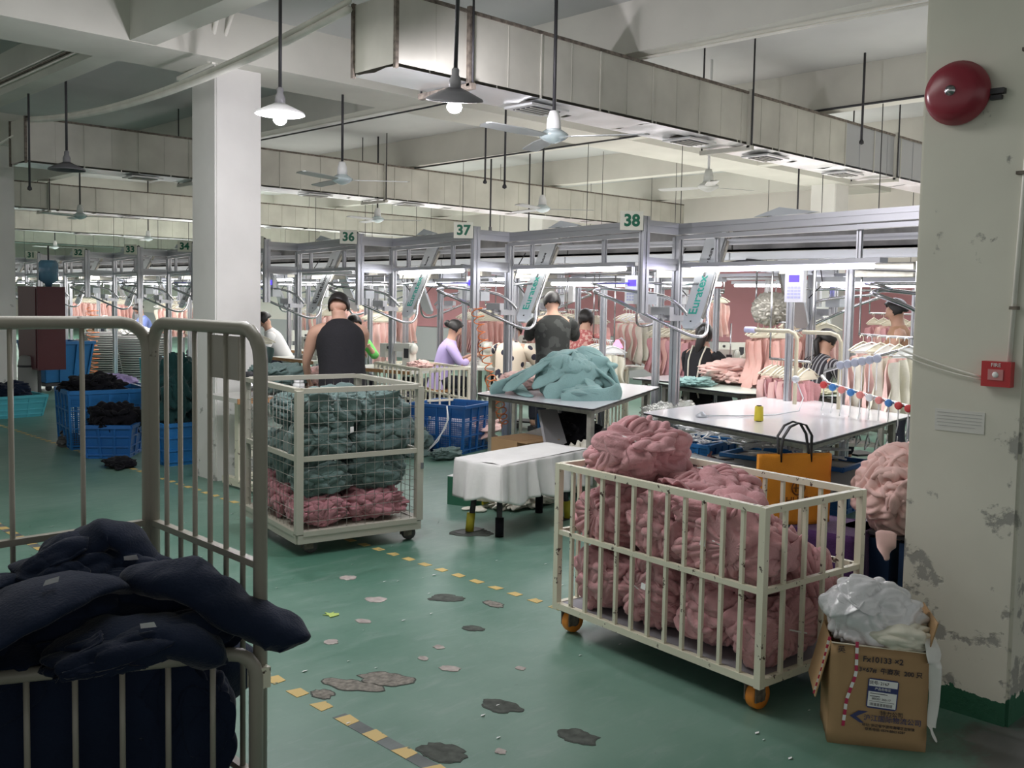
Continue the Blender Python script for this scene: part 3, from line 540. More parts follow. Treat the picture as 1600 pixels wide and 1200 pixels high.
def station(i, rev=False):
    y = YI[i]; D = (YI[i]-YI[i-1]) if i else 2.2      # to the next sign post, nearer the camera
    num = NUM[i]
    lbl = 'aluminium station frame '+('' if not 0 < i < 9 else 'plated '+num+', ')+ORD[i]
    if rev: lbl = 'far-side station frame backing the one '+ORD[i]
    t = thing('hanger_station', lbl, 'station frame', (XS, y, 0), 0, 'conveyor stations')
    bx = XB-XS; nx = (0, -D, 0)
    part('sign_post', MB().slot((0, 0, 1.5), (0, 0, ZT+.03), .085, .05, (1, 0, 0)), m_alu, t)
    part('post', MB().slot((bx, 0, 0), (bx, 0, ZT-.12), .06, .075, (1, 0, 0)), m_alu, t)
    part('post', MB().slot((bx+.62, -.75, 0), (bx+.62, -.75, 1.75), .05, .05, (1, 0, 0)), m_alu, t)
    b = MB(); b.slot((0, 0, ZT-.05), (bx+.02, 0, ZT-.05), .04, .10, (0, 1, 0)); part('stub_beam', b, m_alu, t)
    b = MB(); b.slot((bx, 0, ZT-.05), (.02, -D+.05, ZT-.05), .09, .04, (0, 0, 1)); b.bar((bx, 0, ZT-.125), (.02, -D+.05, ZT-.125), .035, .05, (0, 0, 1)); part('top_beam', b, m_alu, t)
    part('lower_stub', MB().slot((0, 0, 1.92), (bx, 0, 1.92), .10, .04, (0, 0, 1)), m_alu, t)
    for fr in (.17, .72): p = Vector((bx, 0, 0)).lerp(Vector((0, -D, 0)), fr); part('drop_post', MB().slot((p.x+.05, p.y, 1.93), (p.x+.05, p.y, ZT-.1), .035, .035, (1, 0, 0)), m_alu, t)
    part('rear_beam', MB().slot((bx+.05, 0, 1.93), (1.5, 0, 1.93), .05, .05, (0, 0, 1)), m_alu, t); part('rear_beam', MB().slot((bx, 0, ZT-.06), (1.5, 0, ZT-.06), .05, .05, (0, 0, 1)), m_alu, t)
    # tube light below the slanted beam
    a, e = Vector((bx-.02, -.10, 1.915)), Vector((.03, -D+.16, 1.915))
    if i == 1: e = a.lerp(e, .86)
    lb = MB(); lb.bar(a, e, .035, .09, (0, 0, 1)); h = part('light_housing', lb, m_alu, t)
    on = LIT.get(i) if not rev else (m_led if i % 3 != 2 else None)
    d = (e-a).normalized(); part('tube_light', MB().tube([a+d*.08-Vector((0, 0, .04)), e-d*.08-Vector((0, 0, .04))], .018, 8), on or m_led_off, h)
    # inclined lift arm with name, and the steel rail bending round its foot
    T, Bm = Vector((1.12, .03, 2.25)), Vector((.68, 0, 1.36)); ax = (Bm-T).normalized(); sd = Vector((0, 1, 0)); nr = ax.cross(sd).normalized()
    if nr.x > 0: nr = -nr
    w = .10; L = (Bm-T).length
    prof_ = [(-w, 0), (w, 0), (w, L-.05), (w*.6, L), (-w*.35, L), (-w, L-.07)]
    vs = [T+sd*a_+ax*b_+nr*.018 for a_, b_ in prof_]+[T+sd*a_+ax*b_-nr*.018 for a_, b_ in prof_]; n = 6
    arm = part('lift_arm', MB().add(vs, [(j, (j+1) % n, n+(j+1) % n, n+j) for j in range(n)]+[tuple(range(n)), tuple(range(2*n-1, n-1, -1))]), m_grey, t)
    if not rev:
        ctr = T+ax*(L-.33)+nr*.02; text('Euratex', .125, m_teal_t if i < 4 else m_dark, arm, ctr, -ax, -sd if ((-ax).cross(-sd)).dot(nr) > 0 else sd, 'lettering', .002)
        if i < 6: text('smarter future', .05, m_dark, arm, T+ax*.33+nr*.02, -ax, -sd if ((-ax).cross(-sd)).dot(nr) > 0 else sd, 'lettering', .001)
        part('screw', MB().cb(T+ax*(L-.07)+nr*.02, (.012, .012, .012)), m_dark, arm)
    part('arm_rail', MB().bar(T+Vector((.02, -.13, 0)), Bm+Vector((.02, -.12, .1)), .03, .02), m_tleg, t)
    R1 = [T+Vector((-.02, -.11, -.05)), Bm+Vector((.08, -.14, .22)), Bm+Vector((.02, -.17, .06)), Bm+Vector((-.03, -.20, -.01)), Bm+Vector((-.09, -.21, -.05)), Bm+Vector((-.16, -.18, -.055)), Bm+Vector((-.23, -.12, -.03))]
    low = R1[-1]; left = Vector((-.14, .31, 1.65))
    pts = R1 + [low.lerp(left, k) for k in (.3, .6, .85)] + [left+Vector((0, .06, .01)), left+Vector((.05, .15, .03)), left+Vector((.14, .17, .05)), left+Vector((.2, .1, .055))] + [Vector((.34, .12, 1.66)), Vector((.42, -.02, 1.6)), Vector((.5, -.1, 1.49))]
    part('loop_rail', MB().tube(smooth(pts), .015, 8), m_steel, t)
    part('loop_rail', MB().tube([left+Vector((.06, .02, .06)), left+Vector((.0, .1, .09)), left+Vector((.08, .22, .1)), Vector((.42, .2, 1.76)), Vector((.60, .1, 1.75)), Vector((.9, .05, 1.77))], .012, 6), m_steel, t)
    part('rail_bracket', MB().cb((.3, .02, 1.52), (.06, .2, .07)).cb((.42, -.02, 1.46), (.2, .05, .05)), m_alu, t); part('rail_bracket', MB().slot((bx, 0, 1.47), (.25, 0, 1.47), .045, .045, (0, 0, 1)), m_alu, t)
    part('junction_box', MB().cb((.16, .1, 1.62), (.12, .16, .09)), m_grey, t)
    # junction cable and keypad terminal
    part('cable', MB().tube([(1.0, .3, 2.1), (.9, .32, 1.95), (.85, .32, 1.8), (.9, .2, 1.66)], .006, 5), m_dark, t)
    if not rev:
        pd, pn = Vector((.77, -.64, 0)), Vector((-.64, -.77, 0)); pc_ = Vector((-.05, .0, ZT-.015))-pd*.085+pn*.03
        pl = part('number_plate', MB().bar(pc_-pd*.095, pc_+pd*.095, .155, .02, (0, 0, 1)), mat('plate_cream', (.72, .72, .62), .5), t)
        text(num, .135, m_green_t, pl, pc_+pn*.0115-Vector((0, 0, .003)), pd, (0, 0, 1), 'number', .005)
        part('plate_cable', MB().tube(arc((.03, .12, ZT-.02), .07, 0, pi, 8, ((0, 1, 0), (0, 0, 1))), .009, 6), m_dark if i != 1 else m_tleg, t)
        part('dust_cloth', MB().add([(bx*.55, -D*.35, ZT), (bx*.45, -D*.45, ZT+.06), (bx*.35, -D*.6, ZT), (bx*.75, -D*.45, ZT)], [(0, 1, 3), (1, 2, 3), (0, 2, 1)]), m_grey, t)
    k = (.45, -D+.55) if i == 1 else (.42, -D*.5)
    if i in (1, 2, 3, 5, 6) or rev or i == 0:
        kx, ky, kz = (.48, -1.14, 1.74) if i == 1 and not rev else (.25, -D+.3, 1.70)
        kp = part('keypad_terminal', MB().cb((kx, ky, kz), (.05, .16, .25)), m_white, t, label='white keypad terminal with a small blue screen')
        part('screen', MB().cb((kx-.027, ky, kz+.06), (.004, .09, .055)), mat('blue_screen', (.05, .03, .9), .4, emit=2.5), kp)
        if i < 3:
            g = MB()
            for r_ in range(4):
                for c_ in range(4): g.cb((kx-.027, ky-.045+.03*c_, kz-.01-.026*r_), (.004, .022, .018))
            part('keys', g, mat('key_grey', (.55, .57, .75), .5), kp)['kind'] = 'stuff'
        part('terminal_bracket', MB().slot((kx, ky, kz+.12), (kx, ky, 1.9), .03, .03), m_alu, t)
    return t
ST = [station(i) for i in range(len(YI))]
# the row beyond the conveyor, turned round
for i in range(len(YI)-1):
    t = station(i, True); t.location = (16.3-XS, YI[i]-2.1, 0); t.rotation_euler = (0, 0, pi)
# main conveyor trough between the two rows, with supports
mc = thing('main_conveyor', 'long grey overhead conveyor trough between the rows of station frames', 'conveyor', (8.1, 0, 2.1))
gt = mat('trough_sheet', (.17, .17, .17), .6, .3, noise_s=4, noise_a=.4)
for k in range(14):
    y0 = 1+2.1*k; part('trough_panel', MB().box((-.2, y0, -.02), (-.17, y0+2.08, .22)).box((-.2, y0, -.02), (.2, y0+2.08, .0)).box((.17, y0, -.02), (.2, y0+2.08, .22)), gt, mc)
    part('trough_lip', MB().box((-.24, y0, -.10), (-.16, y0+2.08, -.03)), m_grey, mc)
    part('drive_unit', MB().cb((-.1, y0+.6, -.2), (.25, .5, .12)), m_tleg, mc); part('gear_box', MB().cb((-.1, y0+1.5, -.18), (.15, .2, .1)), m_tleg, mc)
    part('support_post', MB().slot((.0, y0+1, -2.1), (.0, y0+1, -.02), .06, .06), m_alu, mc)
for k in range(7): part('bus_cable', MB().tube(sag((-.25+.05*(k % 3), 1+4*k, -.1), (-.25, 5+4*k, -.1), .12, 10), .012, 5), m_dark, mc)
part('top_rail', MB().slot((-.5, 1, .05), (-.5, 29, .05), .05, .05), m_alu, mc); part('top_rail', MB().slot((.5, 1, .05), (.5, 29, .05), .05, .05), m_alu, mc)
# rows of fixtures above the far lines
def tube_fixture(x, y, z, L, label, m):
    t = thing('tube_fixture', label, 'tube light', (x, y, z), 0, 'tube lights over the far sewing lines')
    part('housing', MB().cb((0, 0, .03), (.09, L, .05)), m_alu, t); part('tube', MB().tube([(0, -L/2+.04, -.02), (0, L/2-.04, -.02)], .022, 6), m, t); part('hanger_rod', MB().tube([(0, 0, .05), (0, 0, 3.9-z)], .005, 4), m_dark, t); return t
k = 0
for x, z in ((9.0, 1.82), (11.6, 1.86), (13.6, 1.9)):
    for y in range(4, 31, 2):
        k += 1; tube_fixture(x, y+.3*(k % 3), z, 1.2, 'long tube light above the far sewing line', m_led)

# ------------------------------------------------------------------ wheeled carts
def caster(root, x, y, z1, wheel, r=.055):
    f = part('caster', MB().box((x-.035, y-.035, z1-.012), (x+.035, y+.035, z1)).box((x-.028, y-.03, r*.7), (x+.03, y-.024, z1-.01)).box((x-.028, y+.024, r*.7), (x+.03, y+.03, z1-.01)), m_rust, root)
    part('wheel', MB().lathe((x+.02, y, r), [(r*.5, -.02), (r*.95, -.02), (r, -.012), (r, .012), (r*.95, .02), (r*.5, .02)], 20, 'y'), wheel, f)
    part('tyre', MB().lathe((x+.02, y, r), [(r*.45, -.022), (r*.45, .022)], 12, 'y'), m_rubber, f)
def bar_cart(name, label, L, W, H, loc, rz, m, nl=11, nw=4, zb=.13, zm=.49, wheel=m_orange, group=None, backrail=True, deck=None):
    """barred laundry cart; long side along local y, W along x, near corner at the origin"""
    t = thing(name, label, 'cart', loc, rz, group); s = .03
    for x in (0, W):
        for y in (0, L): part('post', MB().slot((x, y, zb-.02), (x, y, H), s, s, (1, 0, 0)) if 0 else MB().bar((x, y, zb-.02), (x, y, H), s, s, (1, 0, 0)), m, t)
    for x in (0, W):
        for z, q in ((zb, .03), (zm, .022), (H-.012, .028)): part('rail', MB().bar((x, s/2, z), (x, L-s/2, z), q, q), m, t)
        for k in range(1, nl+1):
            y = L*k/(nl+1); part('bar', MB().bar((x, y, zb), (x, y, H-.02), .016, .016, (1, 0, 0)), m, t)
    for y in (0, L):
        for z, q in ((zb, .03), (zm, .022), (H-.012, .028)): part('rail', MB().bar((s/2, y, z), (W-s/2, y, z), q, q), m, t)
        for k in range(1, nw+1):
            x = W*k/(nw+1); part('bar', MB().bar((x, y, zb), (x, y, H-.02), .016, .016, (1, 0, 0)), m, t)
    part('deck', MB().box((.01, .01, zb), (W-.01, L-.01, zb+.012)), deck or mat('grey_board', (.30, .30, .33), .6, noise_s=4, noise_a=.2), t)
    for x in (.04, W-.04):
        for y in (.05, L-.05): caster(t, x, y, zb-.015, wheel)
    return t
a1 = math.atan2(-(3.40-3.28), 3.16-1.97)     # long side leans slightly
pc = bar_cart('bar_cart', 'chipped cream barred cart on orange casters heaped with dusty pink bundles', 1.195, .66, .82, (3.28, 1.97, 0), a1, m_cart, 11, 4)
# bundles of pink garments in it
def P2W(lx, ly, z, o=(3.28, 1.97), a=a1): return (o[0]+lx*cos(a)-ly*sin(a), o[1]+lx*sin(a)+ly*cos(a), z)
SB = 5
pnk = [ # local x, local y, z, radii, seed, label, axis for gather
 (.30, .95, .87, (.26, .20, .15), 1, 'highest pink bundle, tied in the middle, standing above the far end of the cart', (-.75, -.3, .45)),
 (.22, .98, .60, (.20, .19, .16), 2, 'pink bundle with white tie, middle layer, far end of the cart', (-.9, -.1, .1)),
 (.20, 1.00, .29, (.19, .18, .15), 3, 'pink bundle on the cart floor at the far left corner', None),
 (.20, .68, .30, (.19, .18, .16), 4, 'pink bundle on the cart floor, second from the far corner', (-.9, .1, .2)),
 (.22, .62, .60, (.20, .20, .17), 5, 'pink bundle in the middle layer, second from the far end', None),
 (.40, .60, .72, (.20, .23, .12), 6, 'pink bundle lying on top in the middle of the cart', (-.3, 0, .9)),
 (.20, .28, .60, (.19, .24, .19), 7, 'big swirled pink bundle at the near corner, middle layer', (-.85, -.35, .1)),
 (.20, .36, .28, (.19, .17, .14), 8, 'pink bundle on the cart floor below the big swirled one', None),
 (.28, .12, .26, (.24, .12, .13), 9, 'pink bundle on the cart floor at the near corner with a white tie', (-.3, -.9, .2)),
 (.50, .16, .36, (.13, .13, .20), 10, 'pink bundle leaning against the short side of the cart', None),
 (.50, .45, .40, (.15, .25, .24), 11, 'pink bundle deep inside along the rear side of the cart', None),
 (.50, .95, .42, (.14, .22, .26), 12, 'pink bundle deep inside at the rear far corner', None),
 (.22, .40, .70, (.17, .18, .09), 14, 'soft pink folds bulging just under the top rail of the cart', None)]
def bundle(lx, ly, z, r, seed, lab, ax, m=m_pink, conv=P2W, group='pink bundles in the barred cart', tie=True, box=None, **kw):
    c = Vector(conv(lx, ly, z)); t = thing('garment_bundle', lab, 'garments', c, a1 if conv is P2W else R(-10), group)
    if box: box = [[box[0][0]-lx, box[0][1]-ly, box[0][2]-z], [box[1][0]-lx, box[1][1]-ly, box[1][2]-z]]
    heap(t, r, seed, m, ax, box=box, **kw)
    if ax and tie:
        a = Vector(ax).normalized(); k = 1/math.sqrt((a.x/r[0])**2+(a.y/r[1])**2+(a.z/r[2])**2); ctr = a*k*.93; u = a.cross(Vector((0, 0, 1))).normalized()
        part('tie', MB().tube([ctr+u*.011*q+a*(.012-.0006*q*q)+Vector((0, 0, .003*q)) for q in range(-5, 6)], .0035, 5), m_tag, t)
    return t
for b in pnk: bundle(*b, box=((.022, .022, .15), (.635, 1.17, 9)), K=9, amp=.24, warp=1.7, flaps=6, fsize=.6, lift=.8, fold=.05, rolls=20 if b[6] else 12, rw=.017 if b[6] else .018)
for (lx, ly, z) in ((-.005, .30, .62), (-.01, .62, .36)):
    c = P2W(lx, ly, z); single('care_label', MB().add([(0, -.014, -.012), (0, .014, -.01), (.004, .012, .016), (.004, -.012, .014)], [(0, 1, 2, 3)]), m_tag, 'small white care label sticking out of the pink garments %s' % ('near the front corner' if z > .5 else 'low in the middle'), 'label', c, a1)
# cage cart with wire mesh
a2 = math.atan2(5.06-5.20, .82); CO = (3.18, 5.12)
cg = thing('cage_cart', 'beige wire-mesh cage cart filled with sage green garments over pink ones', 'cart', (CO[0], CO[1], 0), R(-10))
cw_, cl_, ch_, cb0 = .83, .94, 1.02, .14
for x in (0, cw_):
    for y in (0, cl_): part('post', MB().bar((x, y, cb0), (x, y, ch_), .045, .045, (1, 0, 0)), m_cart2, cg)
for y in (0, cl_):
    for z, q in ((cb0, .05), (.60, .025), (ch_, .045)): part('rail', MB().bar((.022, y, z), (cw_-.022, y, z), .03, q), m_cart2, cg)
for x in (0, cw_):
    for z, q in ((cb0, .05), (.60, .025), (ch_, .045)): part('rail', MB().bar((x, .022, z), (x, cl_-.022, z), .03, q), m_cart2, cg)
for y, nm in ((0, 1), (cl_, 2)):
    for k in range(1, 13): part('mesh_wire', MB().tube([(cw_*k/13, y, cb0), (cw_*k/13, y, ch_)], .0017, 4), m_wire, cg)
    for k in range(1, 13): part('mesh_wire', MB().tube([(0, y, cb0+(ch_-cb0)*k/13), (cw_, y, cb0+(ch_-cb0)*k/13)], .0017, 4), m_wire, cg)
for x in (0, cw_):
    for k in range(1, 15): part('mesh_wire', MB().tube([(x, cl_*k/15, cb0), (x, cl_*k/15, ch_)], .0017, 4), m_wire, cg)
    for k in range(1, 13): part('mesh_wire', MB().tube([(x, 0, cb0+(ch_-cb0)*k/13), (x, cl_, cb0+(ch_-cb0)*k/13)], .0017, 4), m_wire, cg)
part('deck', MB().box((0, 0, cb0-.03), (cw_, cl_, cb0+.01)), m_cart2, cg)
part('base_beam', MB().box((-.01, -.02, cb0-.06), (cw_+.01, .02, cb0-.005)), m_cart2, cg); part('base_beam', MB().box((-.02, 0, cb0-.06), (.02, cl_, cb0-.005)), m_cart2, cg)
part('latch', MB().cb((cw_+.01, -.02, .5), (.02, .02, .04)), m_steel, cg)
for x in (.08, cw_-.06):
    for y in (.06, cl_-.06): caster(cg, x, y, cb0-.05, m_rubber, .045)
def P2C(lx, ly, z): a = R(-10); return (CO[0]+lx*cos(a)-ly*sin(a), CO[1]+lx*sin(a)+ly*cos(a), z)
ctn = [(.20, .18, .26, (.19, .17, .10), 21, 'pink', 'pink bundle at the bottom near corner of the cage cart'), (.58, .18, .26, (.21, .17, .10), 22, 'pink', 'pink bundle at the bottom right of the cage cart'),
 (.17, .52, .27, (.16, .19, .12), 23, 'pink', 'pink bundle low behind the left mesh side of the cage cart'), (.17, .78, .30, (.16, .14, .14), 24, 'pink', 'pink bundle at the bottom rear left of the cage cart'), (.55, .6, .27, (.25, .25, .11), 25, 'pink', 'pink bundle hidden at the bottom rear of the cage cart'),
 (.21, .19, .45, (.20, .18, .12), 26, 'teal', 'sage green bundle with white tags, lower left in the cage'), (.60, .20, .46, (.22, .18, .13), 27, 'teal', 'sage green bundle lower right in the cage'),
 (.22, .20, .68, (.20, .18, .15), 28, 'teal', 'sage green bundle just above the middle rail at left'), (.60, .20, .66, (.22, .18, .13), 29, 'teal', 'sage green bundle just above the middle rail at right'),
 (.24, .20, .87, (.21, .17, .13), 30, 'teal', 'sage green rounded hoods at the upper left of the cage'), (.60, .22, .86, (.22, .18, .12), 31, 'teal', 'sage green folded garments at the upper right of the cage'),
 (.18, .5, .55, (.15, .16, .22), 32, 'teal', 'sage green bundle behind the left mesh side, middle'), (.19, .78, .5, (.15, .13, .2), 33, 'teal', 'sage green bundle behind the left mesh side, rear'),
 (.22, .55, .84, (.18, .2, .12), 34, 'teal', 'sage green garments on top, left rear of the cage'), (.58, .58, .72, (.22, .22, .24), 35, 'teal', 'sage green garments heaped at the rear of the cage')]
for lx, ly, z, r, sd, k, lab in ctn:
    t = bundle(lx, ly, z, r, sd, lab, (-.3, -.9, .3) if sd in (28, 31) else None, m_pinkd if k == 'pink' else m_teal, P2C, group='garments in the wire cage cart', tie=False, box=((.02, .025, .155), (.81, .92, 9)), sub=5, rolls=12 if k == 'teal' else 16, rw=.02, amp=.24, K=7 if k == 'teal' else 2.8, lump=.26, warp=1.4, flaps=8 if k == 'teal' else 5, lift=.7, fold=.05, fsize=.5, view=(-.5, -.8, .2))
rnd = random.Random(6)
for i in range(7):   # rounded hoods standing out of the heap
    x, z = ((.17, .93), (.38, .90), (.30, .78), (.62, .93), (.52, .52), (.22, .50), (.70, .74))[i]; g = MB()
    sheet(g, None, 20, 14, lambda u, v, i=i: Vector((.11*(1.1-.2*v)*sin((u-.5)*pi)*(.5+.5*v**.5), -.03-.06*cos((u-.5)*pi)*(1-.5*v)+.012*sin(9*u+i), .10*sin(v*pi/1.7)-.05+.015*sin(5*u+i))))
    o = single('garment_hood', g, m_teal, 'sage green hood pressed against the mesh, ' + ('at the upper left', 'top middle', 'left of centre', 'at the upper right', 'below the middle rail', 'low at the left', 'at the right')[i], 'garment', P2C(x, .11, z), R(-10+rnd.uniform(-30, 30)), group='sage green hoods in the cage'); solid(o, .006)
    if i in (0, 4, 5, 2): c = P2C(x+.06, .02, z-.02); single('care_label', MB().add([(-.012, 0, -.02), (.012, 0, -.016), (.014, .004, .02), (-.01, .004, .018)], [(0, 1, 2, 3)]), m_tag, 'white care label on green cloth, '+('upper left in the cage', '', 'near the centre of the cage', '', 'below the middle rail of the cage', 'low left in the cage')[i], 'label', c, R(-10))
# dark trolley in the foreground with navy garments
nc = thing('tube_trolley', 'tall khaki tubular trolley in the left foreground holding a heap of navy garments', 'trolley', (1.42, 2.49, 0))
def panel(p0, p1, z0, z1, zm, n, root, rr=.09, skip=(), broken=None):
    """bent-tube side panel between p0 and p1"""
    p0, p1 = Vector((*p0, 0)), Vector((*p1, 0)); d = (p1-p0).normalized(); L = (p1-p0).length; Z = Vector((0, 0, 1))
    pts = [p0+Z*z0, p0+Z*(z1-rr)]+[p0+d*(rr-rr*cos(a))+Z*(z1-rr+rr*sin(a)) for a in (pi/8, pi/4, 3*pi/8, pi/2)]+[p1-d*(rr-rr*cos(a))+Z*(z1-rr+rr*sin(a)) for a in (pi/2, 3*pi/8, pi/4, pi/8)]+[p1+Z*(z1-rr), p1+Z*z0]
    part('frame_tube', MB().tube(pts, .0205, 10), m_cart3, root)
    if zm: part('rail', MB().bar(p0+Z*zm, p1+Z*zm, .02, .026), m_cart3, root)
    part('rail', MB().bar(p0+Z*(z0+.06), p1+Z*(z0+.06), .02, .026), m_cart3, root)
    for k in range(1, n+1):
        q = p0+d*L*k/(n+1); part('bar', MB().tube([q+Z*(z0+.06), q+Z*(z1-.01)], .0085, 8), m_cart3, root)
panel((0, 0), (0, .71), .12, 1.5, .82, 6, nc)
panel((-.015, .72), (-1.09, .72), .12, 1.5, .82, 4, nc)
panel((-.03, -.03), (-1.0, .42), .12, .58, None, 8, nc, .07)
panel((-1.1, .05), (-1.1, .7), .12, 1.5, .82, 5, nc)
part('deck', MB().box((-1.08, 0.02, .12), (-.01, .70, .14)), m_cart3, nc)
part('hinge', MB().cb((-.015, -.02, .50), (.05, .045, .06)), m_cart, nc)
part('bolt', MB().lathe((.018, .02, .44), [(.012, 0), (.012, .01)], 8, 'x'), m_dark, nc)
part('name_plate', MB().box((.0, .13, 1.345), (.006, .32, 1.475)), m_cart3, nc)
for x in (-.05, -1.03):
    for y in (.05, .65): caster(nc, x, y, .115, m_rubber, .045)
nv = [(-.30, .46, .72, (.20, .19, .13), 47, 'navy garments bulging at the back right of the heap', 2, 1),(-.55, .33, .40, (.54, .33, .28), 41, 'main navy heap filling the foreground trolley', 4, 1.0), (-.60, .45, .60, (.40, .26, .15), 42, 'navy garments on top of the heap, left half', 2.2, .9), (-.28, .36, .63, (.27, .24, .14), 43, 'navy garments on top of the heap, near the right post', 2.0, .9),
      (-.27, .06, .63, (.26, .12, .08), 44, 'navy garment folded over the front gate of the trolley', 1.8, 1.0), (-.16, .10, .34, (.13, .12, .20), 45, 'navy sleeve bulging low at the right inside the trolley', 2.5, 1.2), (-.9, .25, .6, (.22, .25, .2), 46, 'navy garments at the far left of the trolley', 2.2, 1.0)]
for x, y, z, r, sd, lab, fo, fr in nv:
    t = thing('navy_garment', lab, 'garments', (1.42+x, 2.49+y, z), 0, 'navy garments in the trolley'); heap(t, r, sd, m_navy, None, plane=((1.39, 2.50, 0), (.42, .907, 0), .625), K=6.5, amp=.20, lump=.30, warp=1.2, flaps=7, fsize=.6, lift=.6, fold=.04)
# hoods and flaps of the navy heap
def flap(name, pts, w, th, m, lab, cat, seed=0, group=None, k=14):
    """soft padded strip of cloth along pts with widths w"""
    pts = [Vector(p) for p in pts]; n = len(pts); vs = []; N_ = 18; steps = k
    def cr(i, t):
        p0, p1, p2, p3 = pts[max(i-1, 0)], pts[i], pts[min(i+1, n-1)], pts[min(i+2, n-1)]
        return .5*((2*p1)+(p2-p0)*t+(2*p0-5*p1+4*p2-p3)*t*t+(3*p1-p0-3*p2+p3)*t**3)
    path = [cr(i, j/steps) for i in range(n-1) for j in range(steps)]+[pts[-1]]; W = [w[min(int(i/steps), n-2)]+(w[min(int(i/steps)+1, n-1)]-w[min(int(i/steps), n-2)])*((i % steps)/steps) for i in range(len(path))]
    o0 = path[0].copy(); mb = MB(); K = len(path)
    for i, p in enumerate(path):
        t = (path[min(i+1, K-1)]-path[max(i-1, 0)]).normalized(); s_ = t.cross(Vector((0, 0, 1))); s_ = s_.normalized() if s_.length > .1 else Vector((0, 1, 0)); u = s_.cross(t)
        e = max(.12, min(1, (i/(K-1))*7+.2, ((K-1-i)/(K-1))*7+.2))**.5
        for j in range(N_):
            a = 2*pi*j/N_; q = p+s_*cos(a)*W[i]*e+u*sin(a)*th*e; q += u*.35*th*noise.noise(q*14+Vector((seed, 0, 0)))+s_*.3*W[i]*noise.noise(q*5+Vector((0, seed, 0))); vs.append(q-o0)
    fs = [(i*N_+j, i*N_+(j+1) % N_, (i+1)*N_+(j+1) % N_, (i+1)*N_+j) for i in range(K-1) for j in range(N_)]+[tuple(range(N_-1, -1, -1)), tuple((K-1)*N_+j for j in range(N_))]
    mb.add(vs, fs, True); return single(name, mb, m, lab, cat, o0, 0, group)
G = 'navy hoods and flaps on the heap'
flap('navy_hood', [(1.15, 2.80, .76), (1.25, 2.62, .78), (1.35, 2.50, .70), (1.43, 2.40, .64), (1.44, 2.37, .60)], [.07, .11, .10, .09, .06], .05, m_navy, 'navy hood flopping out past the right post of the trolley', 'garment', 1, G)
flap('navy_hood', [(1.0, 2.95, .74), (1.14, 2.97, .86), (1.22, 2.93, .84), (1.26, 2.88, .72)], [.06, .10, .09, .05], .04, m_navy, 'rounded navy hood standing at the top back of the heap', 'garment', 2, G)
flap('navy_flap', [(.55, 2.62, .64), (.80, 2.68, .76), (1.0, 2.74, .79), (1.13, 2.82, .73)], [.09, .13, .13, .08], .03, m_navy, 'broad navy collar flap across the middle of the heap', 'garment', 3, G)
flap('navy_flap', [(.88, 2.66, .62), (1.02, 2.60, .66), (1.17, 2.53, .66), (1.30, 2.50, .58)], [.08, .12, .12, .09], .05, m_navy, 'thick navy fold over the front gate beside the right post', 'garment', 4, G)
flap('navy_flap', [(.45, 2.95, .66), (.62, 2.98, .76), (.8, 3.0, .80)], [.10, .13, .08], .04, m_navy, 'navy fold at the upper left of the heap', 'garment', 5, G)
flap('navy_flap', [(1.22, 2.68, .50), (1.30, 2.66, .44), (1.33, 2.65, .32), (1.31, 2.65, .18)], [.05, .07, .08, .05], .05, m_navy, 'navy sleeve hanging beside the right post', 'garment', 6, G)
flap('navy_flap', [(.42, 3.02, .56), (.60, 2.90, .64), (.76, 2.84, .68)], [.12, .14, .06], .035, m_navy, 'navy fold at the lower left above the gate', 'garment', 7, G)
for i, (x, y, z, rz) in enumerate(((.72, 2.62, .80, .3), (.90, 2.66, .825, .8), (1.19, 2.84, .80, .2), (1.08, 2.47, .715, .1), (.66, 2.80, .735, .5))):
    o = single('care_label', MB().add([(-.02, 0, 0), (.02, .004, .003), (.018, -.012, .022), (-.018, -.014, .018)], [(0, 1, 2, 3)]), m_tag, 'white label on the navy heap, '+('leftmost', 'near its top middle', 'beside the rounded hood', 'over the gate', 'lower left')[i], 'label', (x, y, z), rz-.8)

# ------------------------------------------------------------------ work tables
def work_table(label, corners, z, loc, shelf=.3, th=.018, legs=None, round_=0, group='white-topped work tables', m=None):
    t = thing('work_table', label, 'table', (loc[0], loc[1], 0), 0, group); c = [Vector((x-loc[0], y-loc[1])) for x, y in corners]
    P = []
    for i, p in enumerate(c):
        a, b = c[i-1], c[(i+1) % len(c)]
        for k in range(5):
            s_ = k/4; q1, q2 = p+(a-p).normalized()*.05, p+(b-p).normalized()*.05; P.append(tuple((q1*(1-s_)**2+p*2*s_*(1-s_)+q2*s_*s_)))
    part('tabletop', MB().prism(P, z-th*.25, z), m or m_table, t); part('table_edge', MB().prism([(x*1.001, y*1.001) for x, y in P], z-th, z-th*.25), m_edge, t)
    ctr = sum(c, Vector((0, 0)))/4; L = [p+(ctr-p).normalized()*.16 for p in c]
    for p in L: part('leg', MB().bar((p.x, p.y, 0), (p.x, p.y, z-th), .045, .045, (1, 0, 0)), m_tleg, t)
    for i in range(4):
        a, b = L[i], L[(i+1) % 4]
        part('apron', MB().bar((a.x, a.y, z-th-.03), (b.x, b.y, z-th-.03), .03, .05), m_tleg, t); part('shelf_rail', MB().bar((a.x, a.y, shelf), (b.x, b.y, shelf), .03, .03), m_tleg, t)
    part('shelf', MB().prism([tuple(p) for p in L], shelf+.005, shelf+.015), mat('shelf_board', (.35, .33, .31), .7), t)
    return t
work_table('big white laminate table with black edge and rounded corners, behind the pink cart', [(5.85, 4.60), (5.42, 2.95), (7.45, 3.22), (8.02, 4.72)], .76, (6.6, 3.9), .33)
work_table('white table with the sea green garment heap on it', [(5.78, 6.40), (5.72, 4.97), (7.76, 5.88), (7.72, 7.22)], .76, (6.6, 6.1), .28)
